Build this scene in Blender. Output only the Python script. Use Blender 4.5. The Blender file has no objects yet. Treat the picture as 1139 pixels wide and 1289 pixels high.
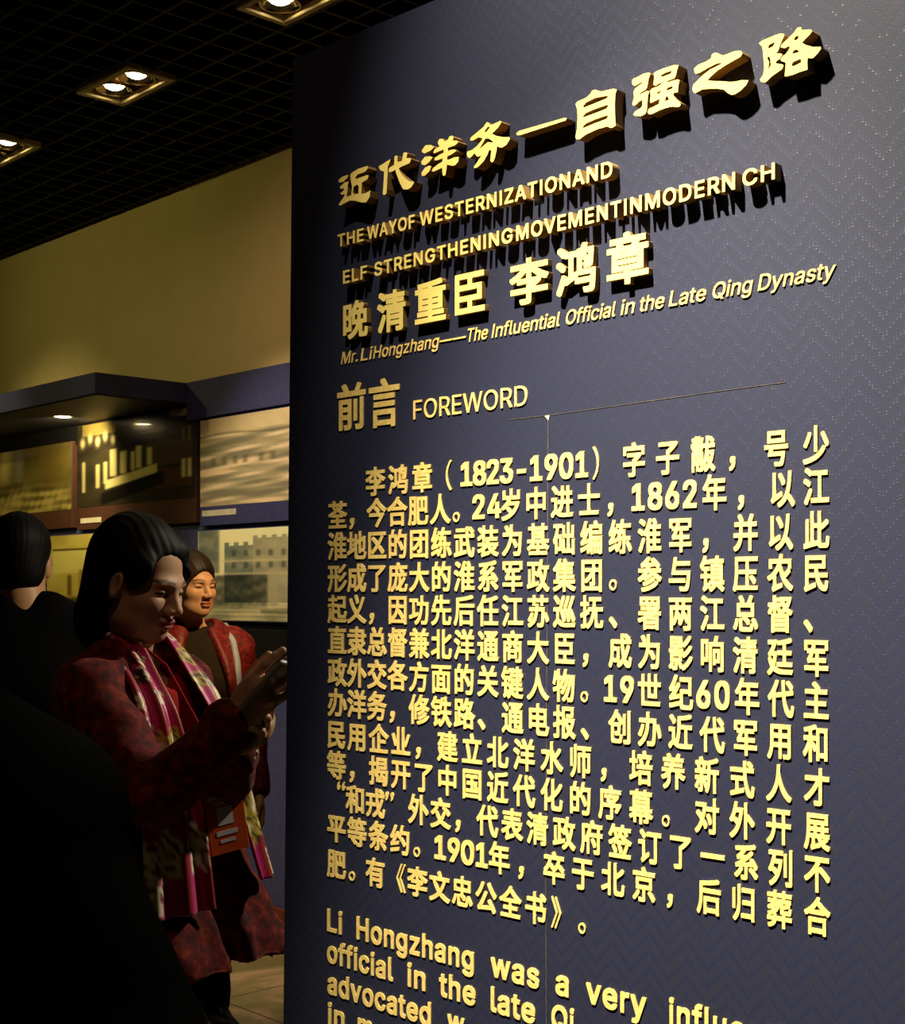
import bpy, math, random
import numpy as np
from mathutils import Vector, Matrix

random.seed(7)
RNG = np.random.RandomState(11)
SC = bpy.context.scene
COL = SC.collection

# ------------------------------------------------------------------ camera
FPX, CX, HY, EYE = 1750.0, 569.5, 746.0, 1.5      # focal length and horizon of the 1139 x 1289 frame
cam_data = bpy.data.cameras.new('camera')
cam_data.sensor_fit = 'VERTICAL'
cam_data.sensor_height = 36.0
cam_data.lens = FPX / 1289.0 * 36.0
cam_data.shift_y = (HY - 644.5) / 1289.0
cam_data.clip_start = 0.05
cam = bpy.data.objects.new('camera', cam_data)
cam.location = (0, 0, EYE)
cam.rotation_euler = (math.pi / 2, 0, 0)
COL.objects.link(cam)
SC.camera = cam

SC.view_settings.view_transform = 'Standard'
SC.view_settings.look = 'None'
SC.view_settings.gamma = 1.0
SC.view_settings.exposure = 0.0
SC.view_settings.use_curve_mapping = False

# ------------------------------------------------------------------ world
world = bpy.data.worlds.new('dark_room_ambient')
SC.world = world
world.use_nodes = True
world.node_tree.nodes['Background'].inputs[0].default_value = (1.0, 0.85, 0.55, 1)
world.node_tree.nodes['Background'].inputs[1].default_value = 0.004

# ------------------------------------------------------------------ room frames
def unit(v):
    v = np.array(v, float)
    return v / np.linalg.norm(v)
# back wall: origin on the wall line, A runs right along it, N runs away from the viewer
W0 = np.array([-0.82, 6.25])
WA = unit([1649.5, -1750.0])
WN = np.array([-WA[1], WA[0]])
WROT = math.atan2(WA[1], WA[0])
def wall_pt(p, q, h):                       # q counts towards the viewer
    xy = W0 + p * WA - q * WN
    return Vector((xy[0], xy[1], h))
# lettered panel: base at its left edge
P0 = np.array([(360 - CX) / FPX * 2.2, 2.2])
PD = unit([1819.5, -1750.0])
PN = np.array([-PD[1], PD[0]])              # away from the viewer
PROT = math.atan2(PD[1], PD[0])
def panel_pt(u, out, h):
    xy = P0 + u * PD - out * PN
    return Vector((xy[0], xy[1], h))
def panel_uv(x, y, out=0.0):                # where the sight line through a picture point meets the panel
    d = np.array([(x - CX) / FPX, 1.0])
    t = ((P0 - out * PN) @ PN) / (d @ PN)
    pt = d * t
    return float((pt - P0) @ PD), float(EYE + (HY - y) / FPX * t)
def at(x, y, Y):                            # a picture point at depth Y
    return np.array([(x - CX) / FPX * Y, Y, EYE + (HY - y) / FPX * Y])

# ------------------------------------------------------------------ lamps of the room, and added fill lights
CEIL = 3.46
def spot(name, loc, target, watts, color, angle, blend=0.6, radius=0.03):
    l = bpy.data.lights.new(name, 'SPOT')
    l.energy = watts
    l.color = color
    l.spot_size = math.radians(angle)
    l.spot_blend = blend
    l.shadow_soft_size = radius
    o = bpy.data.objects.new(name, l)
    o.location = loc
    o.rotation_euler = (Vector(target) - Vector(loc)).to_track_quat('-Z', 'Y').to_euler()
    COL.objects.link(o)
    return o
WARM = (1.0, 0.80, 0.50)
AMBER = (1.0, 0.66, 0.34)
spot('panel_spot', panel_pt(0.56, 0.86, 3.40), panel_pt(0.84, 0.0, 1.90), 345, (1.0, 0.91, 0.74), 55, 1.0, 0.010)
spot('panel_spot', panel_pt(0.58, 0.90, 3.40), panel_pt(0.84, 0.0, 0.76), 1060, (1.0, 0.91, 0.74), 39, 1.0, 0.010)
spot('visitor_spot', (0.05, 3.80, 2.55), (-0.85, 4.66, 1.50), 120, (1.0, 0.66, 0.30), 24, 0.7, 0.04)
spot('face_fill', (1.15, 3.45, 2.75), (-0.62, 2.85, 1.35), 175, (1.0, 0.86, 0.64), 62, 0.8, 0.05)  # added fill for the woman's face, no known lamp there
spot('camera_side_fill', (-0.15, 1.45, 3.35), (-0.55, 2.62, 1.18), 17, (1.0, 0.60, 0.34), 30, 0.8, 0.05)  # added fill from the camera side, not a lamp of the room
spot('wall_wash_spot', wall_pt(0.9, 1.4, 3.25), wall_pt(0.55, 0, 2.55), 26, (1.0, 0.62, 0.42), 80, 1.0, 0.04)
spot('wall_wash_spot', wall_pt(-1.8, 3.6, 3.40), wall_pt(-1.3, 0, 2.95), 84, (1.0, 0.84, 0.24), 70, 1.0, 0.04)
spot('picture_spot', wall_pt(0.5, 1.5, 3.38), wall_pt(0.1, 0, 1.62), 175, (1.0, 0.80, 0.54), 45, 0.8, 0.04)
spot('picture_spot', wall_pt(-1.9, 1.9, 3.38), wall_pt(-2.0, 0, 1.75), 80, (1.0, 0.80, 0.36), 55, 0.9, 0.04)
spot('floor_spot', wall_pt(-0.1, 1.3, 3.38), wall_pt(0.0, 0.7, 0), 230, WARM, 46, 0.8, 0.04)

# ------------------------------------------------------------------ helpers: materials
def srgb(r, g, b):
    def f(c):
        c /= 255.0
        return c / 12.92 if c <= 0.04045 else ((c + 0.055) / 1.055) ** 2.4
    return (f(r), f(g), f(b), 1.0)
def nt(name):
    m = bpy.data.materials.new(name)
    m.use_nodes = True
    t = m.node_tree
    return m, t, t.nodes['Principled BSDF']
def N(t, kind, **kw):
    n = t.nodes.new(kind)
    for k, v in kw.items():
        if k.startswith('i_'):
            key = k[2:]
            n.inputs[int(key) if key.isdigit() else key.replace('_', ' ')].default_value = v
        else:
            setattr(n, k, v)
    return n
def ramp(t, src, stops):
    r = t.nodes.new('ShaderNodeValToRGB')
    e = r.color_ramp.elements
    while len(e) < len(stops):
        e.new(0.5)
    for el, (p, c) in zip(e, stops):
        el.position = p
        el.color = c
    t.links.new(src, r.inputs[0])
    return r.outputs[0]
def bump(t, b, src, strength=0.3, dist=0.002):
    n = N(t, 'ShaderNodeBump', i_Strength=strength, i_Distance=dist)
    t.links.new(src, n.inputs['Height'])
    t.links.new(n.outputs[0], b.inputs['Normal'])
def simple(name, c, rough=0.6, metal=0.0, spec=0.5, c2=None, scale=20.0, bmp=0.0, emit=0.0, mapscale=None, coat=0.0):
    m, t, b = nt(name)
    b.inputs['Base Color'].default_value = c
    b.inputs['Roughness'].default_value = rough
    b.inputs['Metallic'].default_value = metal
    b.inputs['Specular IOR Level'].default_value = spec
    b.inputs['Coat Weight'].default_value = coat
    b.inputs['Coat Roughness'].default_value = 0.03
    tc = N(t, 'ShaderNodeTexCoord')
    src = tc.outputs['Object']
    if mapscale:
        mp = N(t, 'ShaderNodeMapping')
        mp.inputs['Scale'].default_value = mapscale
        t.links.new(src, mp.inputs[0])
        src = mp.outputs[0]
    nz = N(t, 'ShaderNodeTexNoise', i_Scale=scale, i_Detail=4.0)
    t.links.new(src, nz.inputs['Vector'])
    if c2 is None:
        c2 = tuple(min(1, x * 0.82) for x in c[:3]) + (1,)
    col = ramp(t, nz.outputs['Fac'], [(0.38, c2), (0.62, c)])
    t.links.new(col, b.inputs['Base Color'])
    if bmp:
        bump(t, b, nz.outputs['Fac'], bmp)
    if emit:
        b.inputs['Emission Color'].default_value = c
        b.inputs['Emission Strength'].default_value = emit
    return m
def attr_mat(name, rough=0.6, spec=0.4, coat=0.0, scale=0, bmp=0.0):
    m, t, b = nt(name)
    a = N(t, 'ShaderNodeAttribute', attribute_name='tint')
    t.links.new(a.outputs['Color'], b.inputs['Base Color'])
    b.inputs['Roughness'].default_value = rough
    b.inputs['Specular IOR Level'].default_value = spec
    b.inputs['Coat Weight'].default_value = coat
    b.inputs['Coat Roughness'].default_value = 0.02
    if scale:
        tc = N(t, 'ShaderNodeTexCoord')
        nz = N(t, 'ShaderNodeTexNoise', i_Scale=scale, i_Detail=5.0)
        t.links.new(tc.outputs['Object'], nz.inputs['Vector'])
        bump(t, b, nz.outputs['Fac'], bmp)
    return m

# ------------------------------------------------------------------ helpers: objects
def mesh_obj(name, verts, faces, mat, parent=None, smooth=False, tint=None):
    me = bpy.data.meshes.new(name)
    v = np.asarray(verts, float)
    me.from_pydata([tuple(x) for x in v], [], [tuple(int(i) for i in f) for f in faces])
    if tint is not None:
        a = me.attributes.new('tint', 'FLOAT_COLOR', 'POINT')
        c = np.ones((len(v), 4), np.float32)
        c[:, :3] = tint
        a.data.foreach_set('color', c.ravel())
    if smooth:
        me.polygons.foreach_set('use_smooth', np.ones(len(me.polygons), bool))
    me.update()
    o = bpy.data.objects.new(name, me)
    if mat:
        me.materials.append(mat)
    COL.objects.link(o)
    if parent:
        o.parent = parent
    return o
def tag(o, label=None, cat=None, group=None, kind=None):
    if label: o['label'] = label
    if cat: o['category'] = cat
    if group: o['group'] = group
    if kind: o['kind'] = kind
    return o
def thing(name, label, cat, loc=(0, 0, 0), rotz=0.0, group=None):
    o = bpy.data.objects.new(name, None)
    o.location = loc
    o.rotation_euler = (0, 0, rotz)
    o.empty_display_size = 0.1
    COL.objects.link(o)
    return tag(o, label, cat, group)
class MB:                                    # collects simple shapes into one mesh
    def __init__(s):
        s.v, s.f = [], []
    def add(s, v, f):
        b = len(s.v)
        s.v += [tuple(x) for x in v]
        s.f += [tuple(i + b for i in q) for q in f]
        return s
    def box(s, x0, x1, y0, y1, z0, z1, bev=0.0):
        if bev <= 0:
            v = [(x, y, z) for z in (z0, z1) for y in (y0, y1) for x in (x0, x1)]
            return s.add(v, [(0, 2, 3, 1), (4, 5, 7, 6), (0, 1, 5, 4), (2, 6, 7, 3), (0, 4, 6, 2), (1, 3, 7, 5)])
        b = bev
        def ring(z, i):
            return [(x0 + i + b, y0 + i, z), (x1 - i - b, y0 + i, z), (x1 - i, y0 + i + b, z), (x1 - i, y1 - i - b, z),
                    (x1 - i - b, y1 - i, z), (x0 + i + b, y1 - i, z), (x0 + i, y1 - i - b, z), (x0 + i, y0 + i + b, z)]
        v = ring(z0, b) + ring(z0 + b, 0) + ring(z1 - b, 0) + ring(z1, b)
        f = [tuple(range(7, -1, -1)), tuple(range(24, 32))]
        for k in range(3):
            for j in range(8):
                a, c = k * 8 + j, k * 8 + (j + 1) % 8
                f.append((a, c, c + 8, a + 8))
        return s.add(v, f)
    def lathe(s, c, prof, n=32, axis=None):
        """profile [(r, z)] turned about +Z through c (or about axis)"""
        R = Matrix.Identity(3) if axis is None else Vector((0, 0, 1)).rotation_difference(Vector(axis)).to_matrix()
        v = []
        for r, z in prof:
            for k in range(n):
                a = 2 * math.pi * k / n
                v.append(tuple(Vector(c) + R @ Vector((r * math.cos(a), r * math.sin(a), z))))
        f = []
        for i in range(len(prof) - 1):
            for k in range(n):
                f.append((i * n + k, i * n + (k + 1) % n, (i + 1) * n + (k + 1) % n, (i + 1) * n + k))
        return s.add(v, f)
    def tube(s, pts, rad, n=10, flat=1.0):
        pts = [np.array(p, float) for p in pts]
        rad = [rad] * len(pts) if np.isscalar(rad) else rad
        v, f = [], []
        up = np.array([0, 0, 1.0])
        for i, p in enumerate(pts):
            d = unit(pts[min(i + 1, len(pts) - 1)] - pts[max(i - 1, 0)])
            a = np.cross(d, up)
            if np.linalg.norm(a) < 1e-3:
                a = np.array([1.0, 0, 0])
            a = unit(a)
            b = np.cross(a, d)
            for k in range(n):
                t = 2 * math.pi * k / n
                v.append(p + rad[i] * (math.cos(t) * a + flat * math.sin(t) * b))
        for i in range(len(pts) - 1):
            for k in range(n):
                f.append((i * n + k, i * n + (k + 1) % n, (i + 1) * n + (k + 1) % n, (i + 1) * n + k))
        f.append(tuple(range(n - 1, -1, -1)))
        f.append(tuple(range((len(pts) - 1) * n, len(pts) * n)))
        return s.add(v, f)
    def build(s, name, mat, parent=None, smooth=False):
        return mesh_obj(name, s.v, s.f, mat, parent, smooth)

# ------------------------------------------------------------------ helpers: sculpting by distance field
class Field:
    def __init__(s, lo, hi, h):
        s.lo = np.array(lo, float); s.h = h
        s.n = np.ceil((np.array(hi) - s.lo) / h).astype(int) + 1
        s.ax = [(s.lo[i] + h * np.arange(s.n[i])).astype(np.float32) for i in range(3)]
        s.F = np.full(s.n, 1.0, np.float32)
    def win(s, lo, hi):
        a = np.clip(np.floor((np.array(lo) - s.lo) / s.h).astype(int), 0, s.n)
        b = np.clip(np.ceil((np.array(hi) - s.lo) / s.h).astype(int) + 1, 0, s.n)
        if np.any(b <= a):
            return None, None
        sl = tuple(slice(i, j) for i, j in zip(a, b))
        g = np.meshgrid(*[s.ax[i][sl[i]] for i in range(3)], indexing='ij', sparse=True)
        return sl, g
    def put(s, sl, d, k, op):
        F = s.F[sl]
        if op == 'sub':
            d = -d
            if k > 0:
                m = np.maximum(k - np.abs(F - d), 0) / k
                s.F[sl] = np.maximum(F, d) + m * m * k * 0.25
            else:
                s.F[sl] = np.maximum(F, d)
        else:
            if k > 0:
                m = np.maximum(k - np.abs(F - d), 0) / k
                s.F[sl] = np.minimum(F, d) - m * m * k * 0.25
            else:
                s.F[sl] = np.minimum(F, d)
    def cone(s, a, b, ra, rb, k=0.02, op='add', sq=None):
        """rounded cone a-b; sq = (axis, factor) squeezes it along a direction"""
        a = np.array(a, float); b = np.array(b, float)
        m = max(ra, rb) + k + 2 * s.h
        sl, g = s.win(np.minimum(a, b) - m, np.maximum(a, b) + m)
        if sl is None: return s
        ba = b - a
        L = max(ba @ ba, 1e-9)
        p = [g[i] - a[i] for i in range(3)]
        t = np.clip((p[0] * ba[0] + p[1] * ba[1] + p[2] * ba[2]) / L, 0, 1)
        q = [p[i] - t * ba[i] for i in range(3)]
        if sq is not None:
            ax = unit(sq[0]); c = (q[0] * ax[0] + q[1] * ax[1] + q[2] * ax[2])
            q = [q[i] + c * ax[i] * (sq[1] - 1) for i in range(3)]
        d = np.sqrt(q[0] ** 2 + q[1] ** 2 + q[2] ** 2) - (ra + (rb - ra) * t)
        s.put(sl, d.astype(np.float32), k, op)
        return s
    def ell(s, c, r, R=None, k=0.02, op='add'):
        c = np.array(c, float); r = np.array(r, float)
        m = r.max() + k + 2 * s.h
        sl, g = s.win(c - m, c + m)
        if sl is None: return s
        p = [g[i] - c[i] for i in range(3)]
        if R is not None:
            p = [p[0] * R[0, i] + p[1] * R[1, i] + p[2] * R[2, i] for i in range(3)]
        k0 = np.sqrt((p[0] / r[0]) ** 2 + (p[1] / r[1]) ** 2 + (p[2] / r[2]) ** 2)
        k1 = np.sqrt((p[0] / r[0] ** 2) ** 2 + (p[1] / r[1] ** 2) ** 2 + (p[2] / r[2] ** 2) ** 2)
        d = k0 * (k0 - 1.0) / np.maximum(k1, 1e-6)
        s.put(sl, d.astype(np.float32), k, op)
        return s
    def half(s, pt, n):                       # keep only the side the normal points away from
        pt = np.array(pt, float); n = unit(n)
        g = np.meshgrid(*s.ax, indexing='ij', sparse=True)
        d = (g[0] - pt[0]) * n[0] + (g[1] - pt[1]) * n[1] + (g[2] - pt[2]) * n[2]
        s.F = np.maximum(s.F, d.astype(np.float32))
        return s
    def mesh(s):
        F = s.F.copy()
        for i in range(3):                    # close the skin at the box sides
            sl = [slice(None)] * 3
            for e in (0, -1):
                sl[i] = e
                F[tuple(sl)] = np.maximum(F[tuple(sl)], s.h)
        I = F < 0
        c = I[:-1, :-1, :-1].astype(np.int8)
        cnt = np.zeros(np.array(F.shape) - 1, np.int8)
        offs = [(i, j, k) for i in (0, 1) for j in (0, 1) for k in (0, 1)]
        for i, j, k in offs:
            cnt += I[i:F.shape[0] - 1 + i, j:F.shape[1] - 1 + j, k:F.shape[2] - 1 + k]
        cells = np.argwhere((cnt > 0) & (cnt < 8))
        idx = np.full(cnt.shape, -1, np.int32)
        idx[tuple(cells.T)] = np.arange(len(cells))
        vals = np.stack([F[cells[:, 0] + i, cells[:, 1] + j, cells[:, 2] + k] for i, j, k in offs], 1)
        acc = np.zeros((len(cells), 3)); num = np.zeros(len(cells))
        O = np.array(offs, float)
        for a in range(8):
            for b in range(a + 1, 8):
                if np.abs(O[a] - O[b]).sum() != 1: continue
                cr = (vals[:, a] < 0) != (vals[:, b] < 0)
                den = vals[:, a] - vals[:, b]
                t = np.where(cr, vals[:, a] / np.where(np.abs(den) < 1e-12, 1, den), 0)
                acc += np.where(cr[:, None], O[a] + t[:, None] * (O[b] - O[a]), 0)
                num += cr
        V = s.lo + s.h * (cells + acc / num[:, None])
        faces = []
        for ax in range(3):
            sl0 = [slice(None)] * 3; sl1 = [slice(None)] * 3
            sl0[ax] = slice(0, -1); sl1[ax] = slice(1, None)
            A, B = I[tuple(sl0)], I[tuple(sl1)]
            e = np.argwhere(A != B)
            u, w = (ax + 1) % 3, (ax + 2) % 3
            e = e[(e[:, u] > 0) & (e[:, w] > 0) & (e[:, u] < F.shape[u] - 1) & (e[:, w] < F.shape[w] - 1)]
            if not len(e): continue
            def cell(du, dw):
                q = e.copy(); q[:, u] += du; q[:, w] += dw
                return idx[tuple(q.T)]
            q = np.stack([cell(-1, -1), cell(0, -1), cell(0, 0), cell(-1, 0)], 1)
            ins = A[tuple(e.T)]
            q[~ins] = q[~ins][:, ::-1]
            faces.append(q)
        return V, np.concatenate(faces)
def join(parts):
    V, Fs, b = [], [], 0
    for v, f in parts:
        V.append(v); Fs.append(np.asarray(f) + b); b += len(v)
    return np.concatenate(V), np.concatenate(Fs)
def rot(yaw, pitch=0.0, roll=0.0):            # columns: forward, left, up
    y, p, r = (math.radians(a) for a in (yaw, pitch, roll))
    return np.array(Matrix.Rotation(y, 3, 'Z') @ Matrix.Rotation(p, 3, 'Y') @ Matrix.Rotation(r, 3, 'X'))
def wobble(V, amp, sc, seed=0):               # smooth pseudo-random offsets for folds in cloth
    r = np.random.RandomState(seed)
    out = np.zeros(len(V))
    for _ in range(7):
        w = r.normal(size=3) * sc
        out += np.sin(V @ w + r.uniform(0, 6.28))
    return amp * out / 2.6

# ------------------------------------------------------------------ the setting
def wobj(o):                                  # local x right along the back wall, y away from the viewer, z up
    o.location = (W0[0], W0[1], 0)
    o.rotation_euler = (0, 0, WROT)
    return o
M_CREAM = simple('cream_emulsion', srgb(190, 174, 128), 0.85, spec=0.2, scale=5, c2=srgb(186, 170, 124), bmp=0.03)
M_NAVY = simple('navy_board_paint', srgb(58, 60, 104), 0.6, spec=0.35, scale=40)
M_NAVYWALL = simple('blue_wall_paint', srgb(70, 74, 116), 0.7, spec=0.3, scale=30, bmp=0.04)
M_BLACK = simple('matte_black', srgb(14, 13, 12), 0.8, spec=0.2)
M_GRID = simple('black_grid_metal', srgb(17, 13, 10), 0.55, spec=0.2, scale=3)
M_SKIRT = simple('red_brown_wood', srgb(112, 40, 22), 0.4, spec=0.5, scale=14, mapscale=(1, 1, 9))
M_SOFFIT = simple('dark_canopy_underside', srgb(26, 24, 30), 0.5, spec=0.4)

# floor: polished stone tiles with pale veining
m, t, b = nt('polished_stone_tiles')
tc = N(t, 'ShaderNodeTexCoord')
n1 = N(t, 'ShaderNodeTexNoise', i_Scale=2.6, i_Detail=6.0, i_Distortion=1.4)
t.links.new(tc.outputs['Object'], n1.inputs['Vector'])
c1 = ramp(t, n1.outputs['Fac'], [(0.35, srgb(126, 112, 62)), (0.52, srgb(150, 134, 84)), (0.62, srgb(196, 160, 116))])
br = N(t, 'ShaderNodeTexBrick', offset=0.0, i_Scale=1.0, i_Mortar_Size=0.004)
br.inputs['Brick Width'].default_value = 0.8
br.inputs['Row Height'].default_value = 0.8
br.inputs['Mortar'].default_value = srgb(84, 72, 44)
t.links.new(tc.outputs['Object'], br.inputs['Vector'])
t.links.new(c1, br.inputs['Color1']); t.links.new(c1, br.inputs['Color2'])
t.links.new(br.outputs['Color'], b.inputs['Base Color'])
b.inputs['Roughness'].default_value = 0.28
M_FLOOR = m

tag(wobj(MB().box(-4.2, 3.6, -6.6, 0.12, -0.12, 0).build('floor', M_FLOOR)), kind='structure')
tag(wobj(MB().box(-4.2, 3.6, 0.0, 0.12, 2.36, 3.62).build('wall_back', M_CREAM)), kind='structure')
tag(wobj(MB().box(-4.2, 3.6, 0.0, 0.12, 0, 2.36).build('wall_lower', M_NAVYWALL)), kind='structure')
tag(wobj(MB().box(-4.2, 3.6, -0.016, -0.0005, 0.0, 0.095, 0.003).build('baseboard_back', M_SKIRT)), kind='structure')
ceil = tag(wobj(MB().box(-4.2, 3.6, -6.6, 0.12, 3.85, 3.9).build('ceiling', M_BLACK)), kind='structure')
g = MB()
FIX = []                                      # (p0, p1, q0, q1) openings left for the lamps
def fix_rect(p, q): return (p - 0.195, p + 0.195, q - 0.106, q + 0.106)
_c = np.array([-1.263, 5.365]) - W0           # centre of the middle fixture
FP, FQ = float(_c @ WA), float(-(_c @ WN))
for k in (-1, 0, 1):
    FIX.append(fix_rect(FP + 1.085 * k, FQ))
def clear(p, q):
    return not any(a < p < b2 and c < q < d for a, b2, c, d in FIX)
PITCH = 0.125
for i in range(-33, 29):
    p = i * PITCH + 0.03
    segs = [(0.02, 6.4)]
    for a, b2, c, d in FIX:
        if a - 0.008 < p < b2 + 0.008:
            segs = [(0.02, c - 0.004), (d + 0.004, 6.4)]
    for q0, q1 in segs:
        g.box(p - 0.007, p + 0.007, -q1, -q0, CEIL, CEIL + 0.055)
for j in range(0, 51):
    q = 0.05 + j * PITCH
    cuts = sorted((a, b2) for a, b2, c, d in FIX if c - 0.008 < q < d + 0.008)
    x = -4.15
    for a, b2 in cuts + [(3.55, None)]:
        g.box(x, a - 0.004, -q - 0.007, -q + 0.007, CEIL + 0.001, CEIL + 0.054)
        if b2 is not None: x = b2 + 0.004
g.build('open_cell_grid', M_GRID, ceil)
# the bulkhead above the pictures and its canopy
MB_h = MB().box(-0.62, 3.5, -0.045, -0.001, 2.325, 2.507, 0.003)
tag(wobj(MB_h.build('trim_1', M_NAVY)), kind='structure')
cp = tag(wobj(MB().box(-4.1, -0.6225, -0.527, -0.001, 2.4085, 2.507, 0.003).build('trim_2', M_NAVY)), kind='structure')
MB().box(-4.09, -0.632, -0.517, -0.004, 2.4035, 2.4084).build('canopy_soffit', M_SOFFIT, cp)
tag(wobj(MB().box(-4.1, -0.625, -0.012, -0.001, 2.30, 2.403, 0.002).build('canopy_shade_strip', M_BLACK)), kind='structure')  # black strip standing in for the shade under the canopy
# a black band below the pictures
tag(wobj(MB().box(-4.1, 3.5, -0.03, -0.001, 1.10, 1.335, 0.003).build('black_band', M_BLACK)), kind='structure')

# ------------------------------------------------------------------ recessed twin ceiling spotlights
M_TRIM = simple('cream_lamp_frame', srgb(206, 190, 138), 0.4, spec=0.5)
M_HOUS = simple('dark_lamp_housing', srgb(70, 52, 30), 0.4, metal=0.6)
M_CHROME = simple('polished_reflector', srgb(235, 214, 160), 0.12, metal=1.0)
M_BULB = simple('glowing_lamp_face', (1.0, 0.80, 0.45, 1), 0.4, emit=26.0)
def twin_spot(label):
    r = thing('ceiling_spotlight', label, 'ceiling light', group='twin ceiling spotlights')
    f = MB()
    w, l, b2 = 0.104, 0.193, 0.026
    for x0, x1, y0, y1 in ((-w, w, -l, -l + b2), (-w, w, l - b2, l), (-w, -w + b2, -l + b2, l - b2), (w - b2, w, -l + b2, l - b2)):
        f.box(x0, x1, y0, y1, -0.012, 0.014, 0.003)
    f.build('frame', M_TRIM, r)
    h = MB()
    a, c = w - b2, l - b2
    h.box(-a, a, -c, c, 0.125, 0.13)
    h.box(-a - 0.004, -a, -c, c, 0.014, 0.13); h.box(a, a + 0.004, -c, c, 0.014, 0.13)
    h.box(-a, a, -c - 0.004, -c, 0.014, 0.13); h.box(-a, a, c, c + 0.004, 0.014, 0.13)
    h.build('housing', M_HOUS, r)
    for s in (-1, 1):
        cy = s * 0.083
        prof = [(0.070, 0.000), (0.066, 0.000), (0.061, 0.010), (0.054, 0.022), (0.046, 0.032), (0.044, 0.040), (0.070, 0.044), (0.070, 0.000)]
        rf = MB().lathe((0, cy, 0), prof, 36).build('reflector', M_CHROME, r, True)
        MB().lathe((0, cy, 0), [(0.0005, 0.004), (0.022, 0.006), (0.036, 0.014), (0.0435, 0.026), (0.0435, 0.034), (0.0005, 0.034)], 32).build('lamp', M_BULB, rf, True)
    return r
def copy_tree(o, parent=None, label=None):
    c = o.copy()
    COL.objects.link(c)
    if parent is not None:
        c.parent = parent
    for ch in list(o.children):
        copy_tree(ch, c)
    if label: c['label'] = label
    return c
labs = ['twin ceiling spotlight cut by the left edge of the photo',
        'middle twin ceiling spotlight, whole and lit, above the cream wall',
        'twin ceiling spotlight cut by the top edge, nearest the lettered panel']
proto = None
for k, lab in zip((-1, 0, 1), labs):
    o = twin_spot(lab) if proto is None else copy_tree(proto, None, lab)
    proto = proto or o
    o.location = wall_pt(FP + 1.085 * k, FQ, CEIL)
    o.rotation_euler = (0, 0, WROT + math.pi / 2)
    loc = Vector(o.location)
    spot('spotlight_beam', loc + Vector((0, 0, -0.03)), loc + Vector((0.1, -0.1, -3)), 14, WARM, 56, 0.8, 0.04)

# canopy downlight
r = thing('downlight', 'round lit downlight under the navy canopy at the left', 'ceiling light', wall_pt(-1.427, 0.266, 2.4034), WROT)
MB().lathe((0, 0, 0), [(0.055, 0.0), (0.052, -0.005), (0.042, -0.005), (0.040, 0.0), (0.055, 0.0)], 32).build('trim_ring', M_TRIM, r, True)
MB().lathe((0, 0, 0), [(0.0004, -0.004), (0.030, -0.0035), (0.040, -0.001), (0.040, 0.0), (0.0004, 0.0)], 32).build('lamp', M_BULB, r, True)
spot('downlight_beam', wall_pt(-1.427, 0.266, 2.392), wall_pt(-1.9, -0.1, 1.95), 40, (1.0, 0.80, 0.44), 150, 0.7, 0.03)

# ------------------------------------------------------------------ photographs on the back wall
def fbm(x, y, seed=0, oct=4):
    r = np.random.RandomState(seed)
    o = np.zeros(np.broadcast(x, y).shape); a = 1.0
    for k in range(oct):
        for _ in range(3):
            wx, wy, ph = r.normal(), r.normal(), r.uniform(0, 6.28)
            o = o + a * np.sin((2 ** k) * 5 * (wx * x + wy * y) + ph)
        a *= 0.55
    return 0.5 + 0.5 * np.tanh(o / 2.2)
def mix(a, b2, t):
    t = np.clip(t, 0, 1)[..., None]
    return np.asarray(a) * (1 - t) + np.asarray(b2) * t
def C(r, g_, b2): return np.array(srgb(r, g_, b2)[:3])
def box_m(x, y, x0, x1, y0, y1, s=0.008):
    f = lambda v, e: 1 / (1 + np.exp(-(v - e) / s * 2))
    return f(x, x0) * (1 - f(x, x1)) * f(y, y0) * (1 - f(y, y1))
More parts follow.
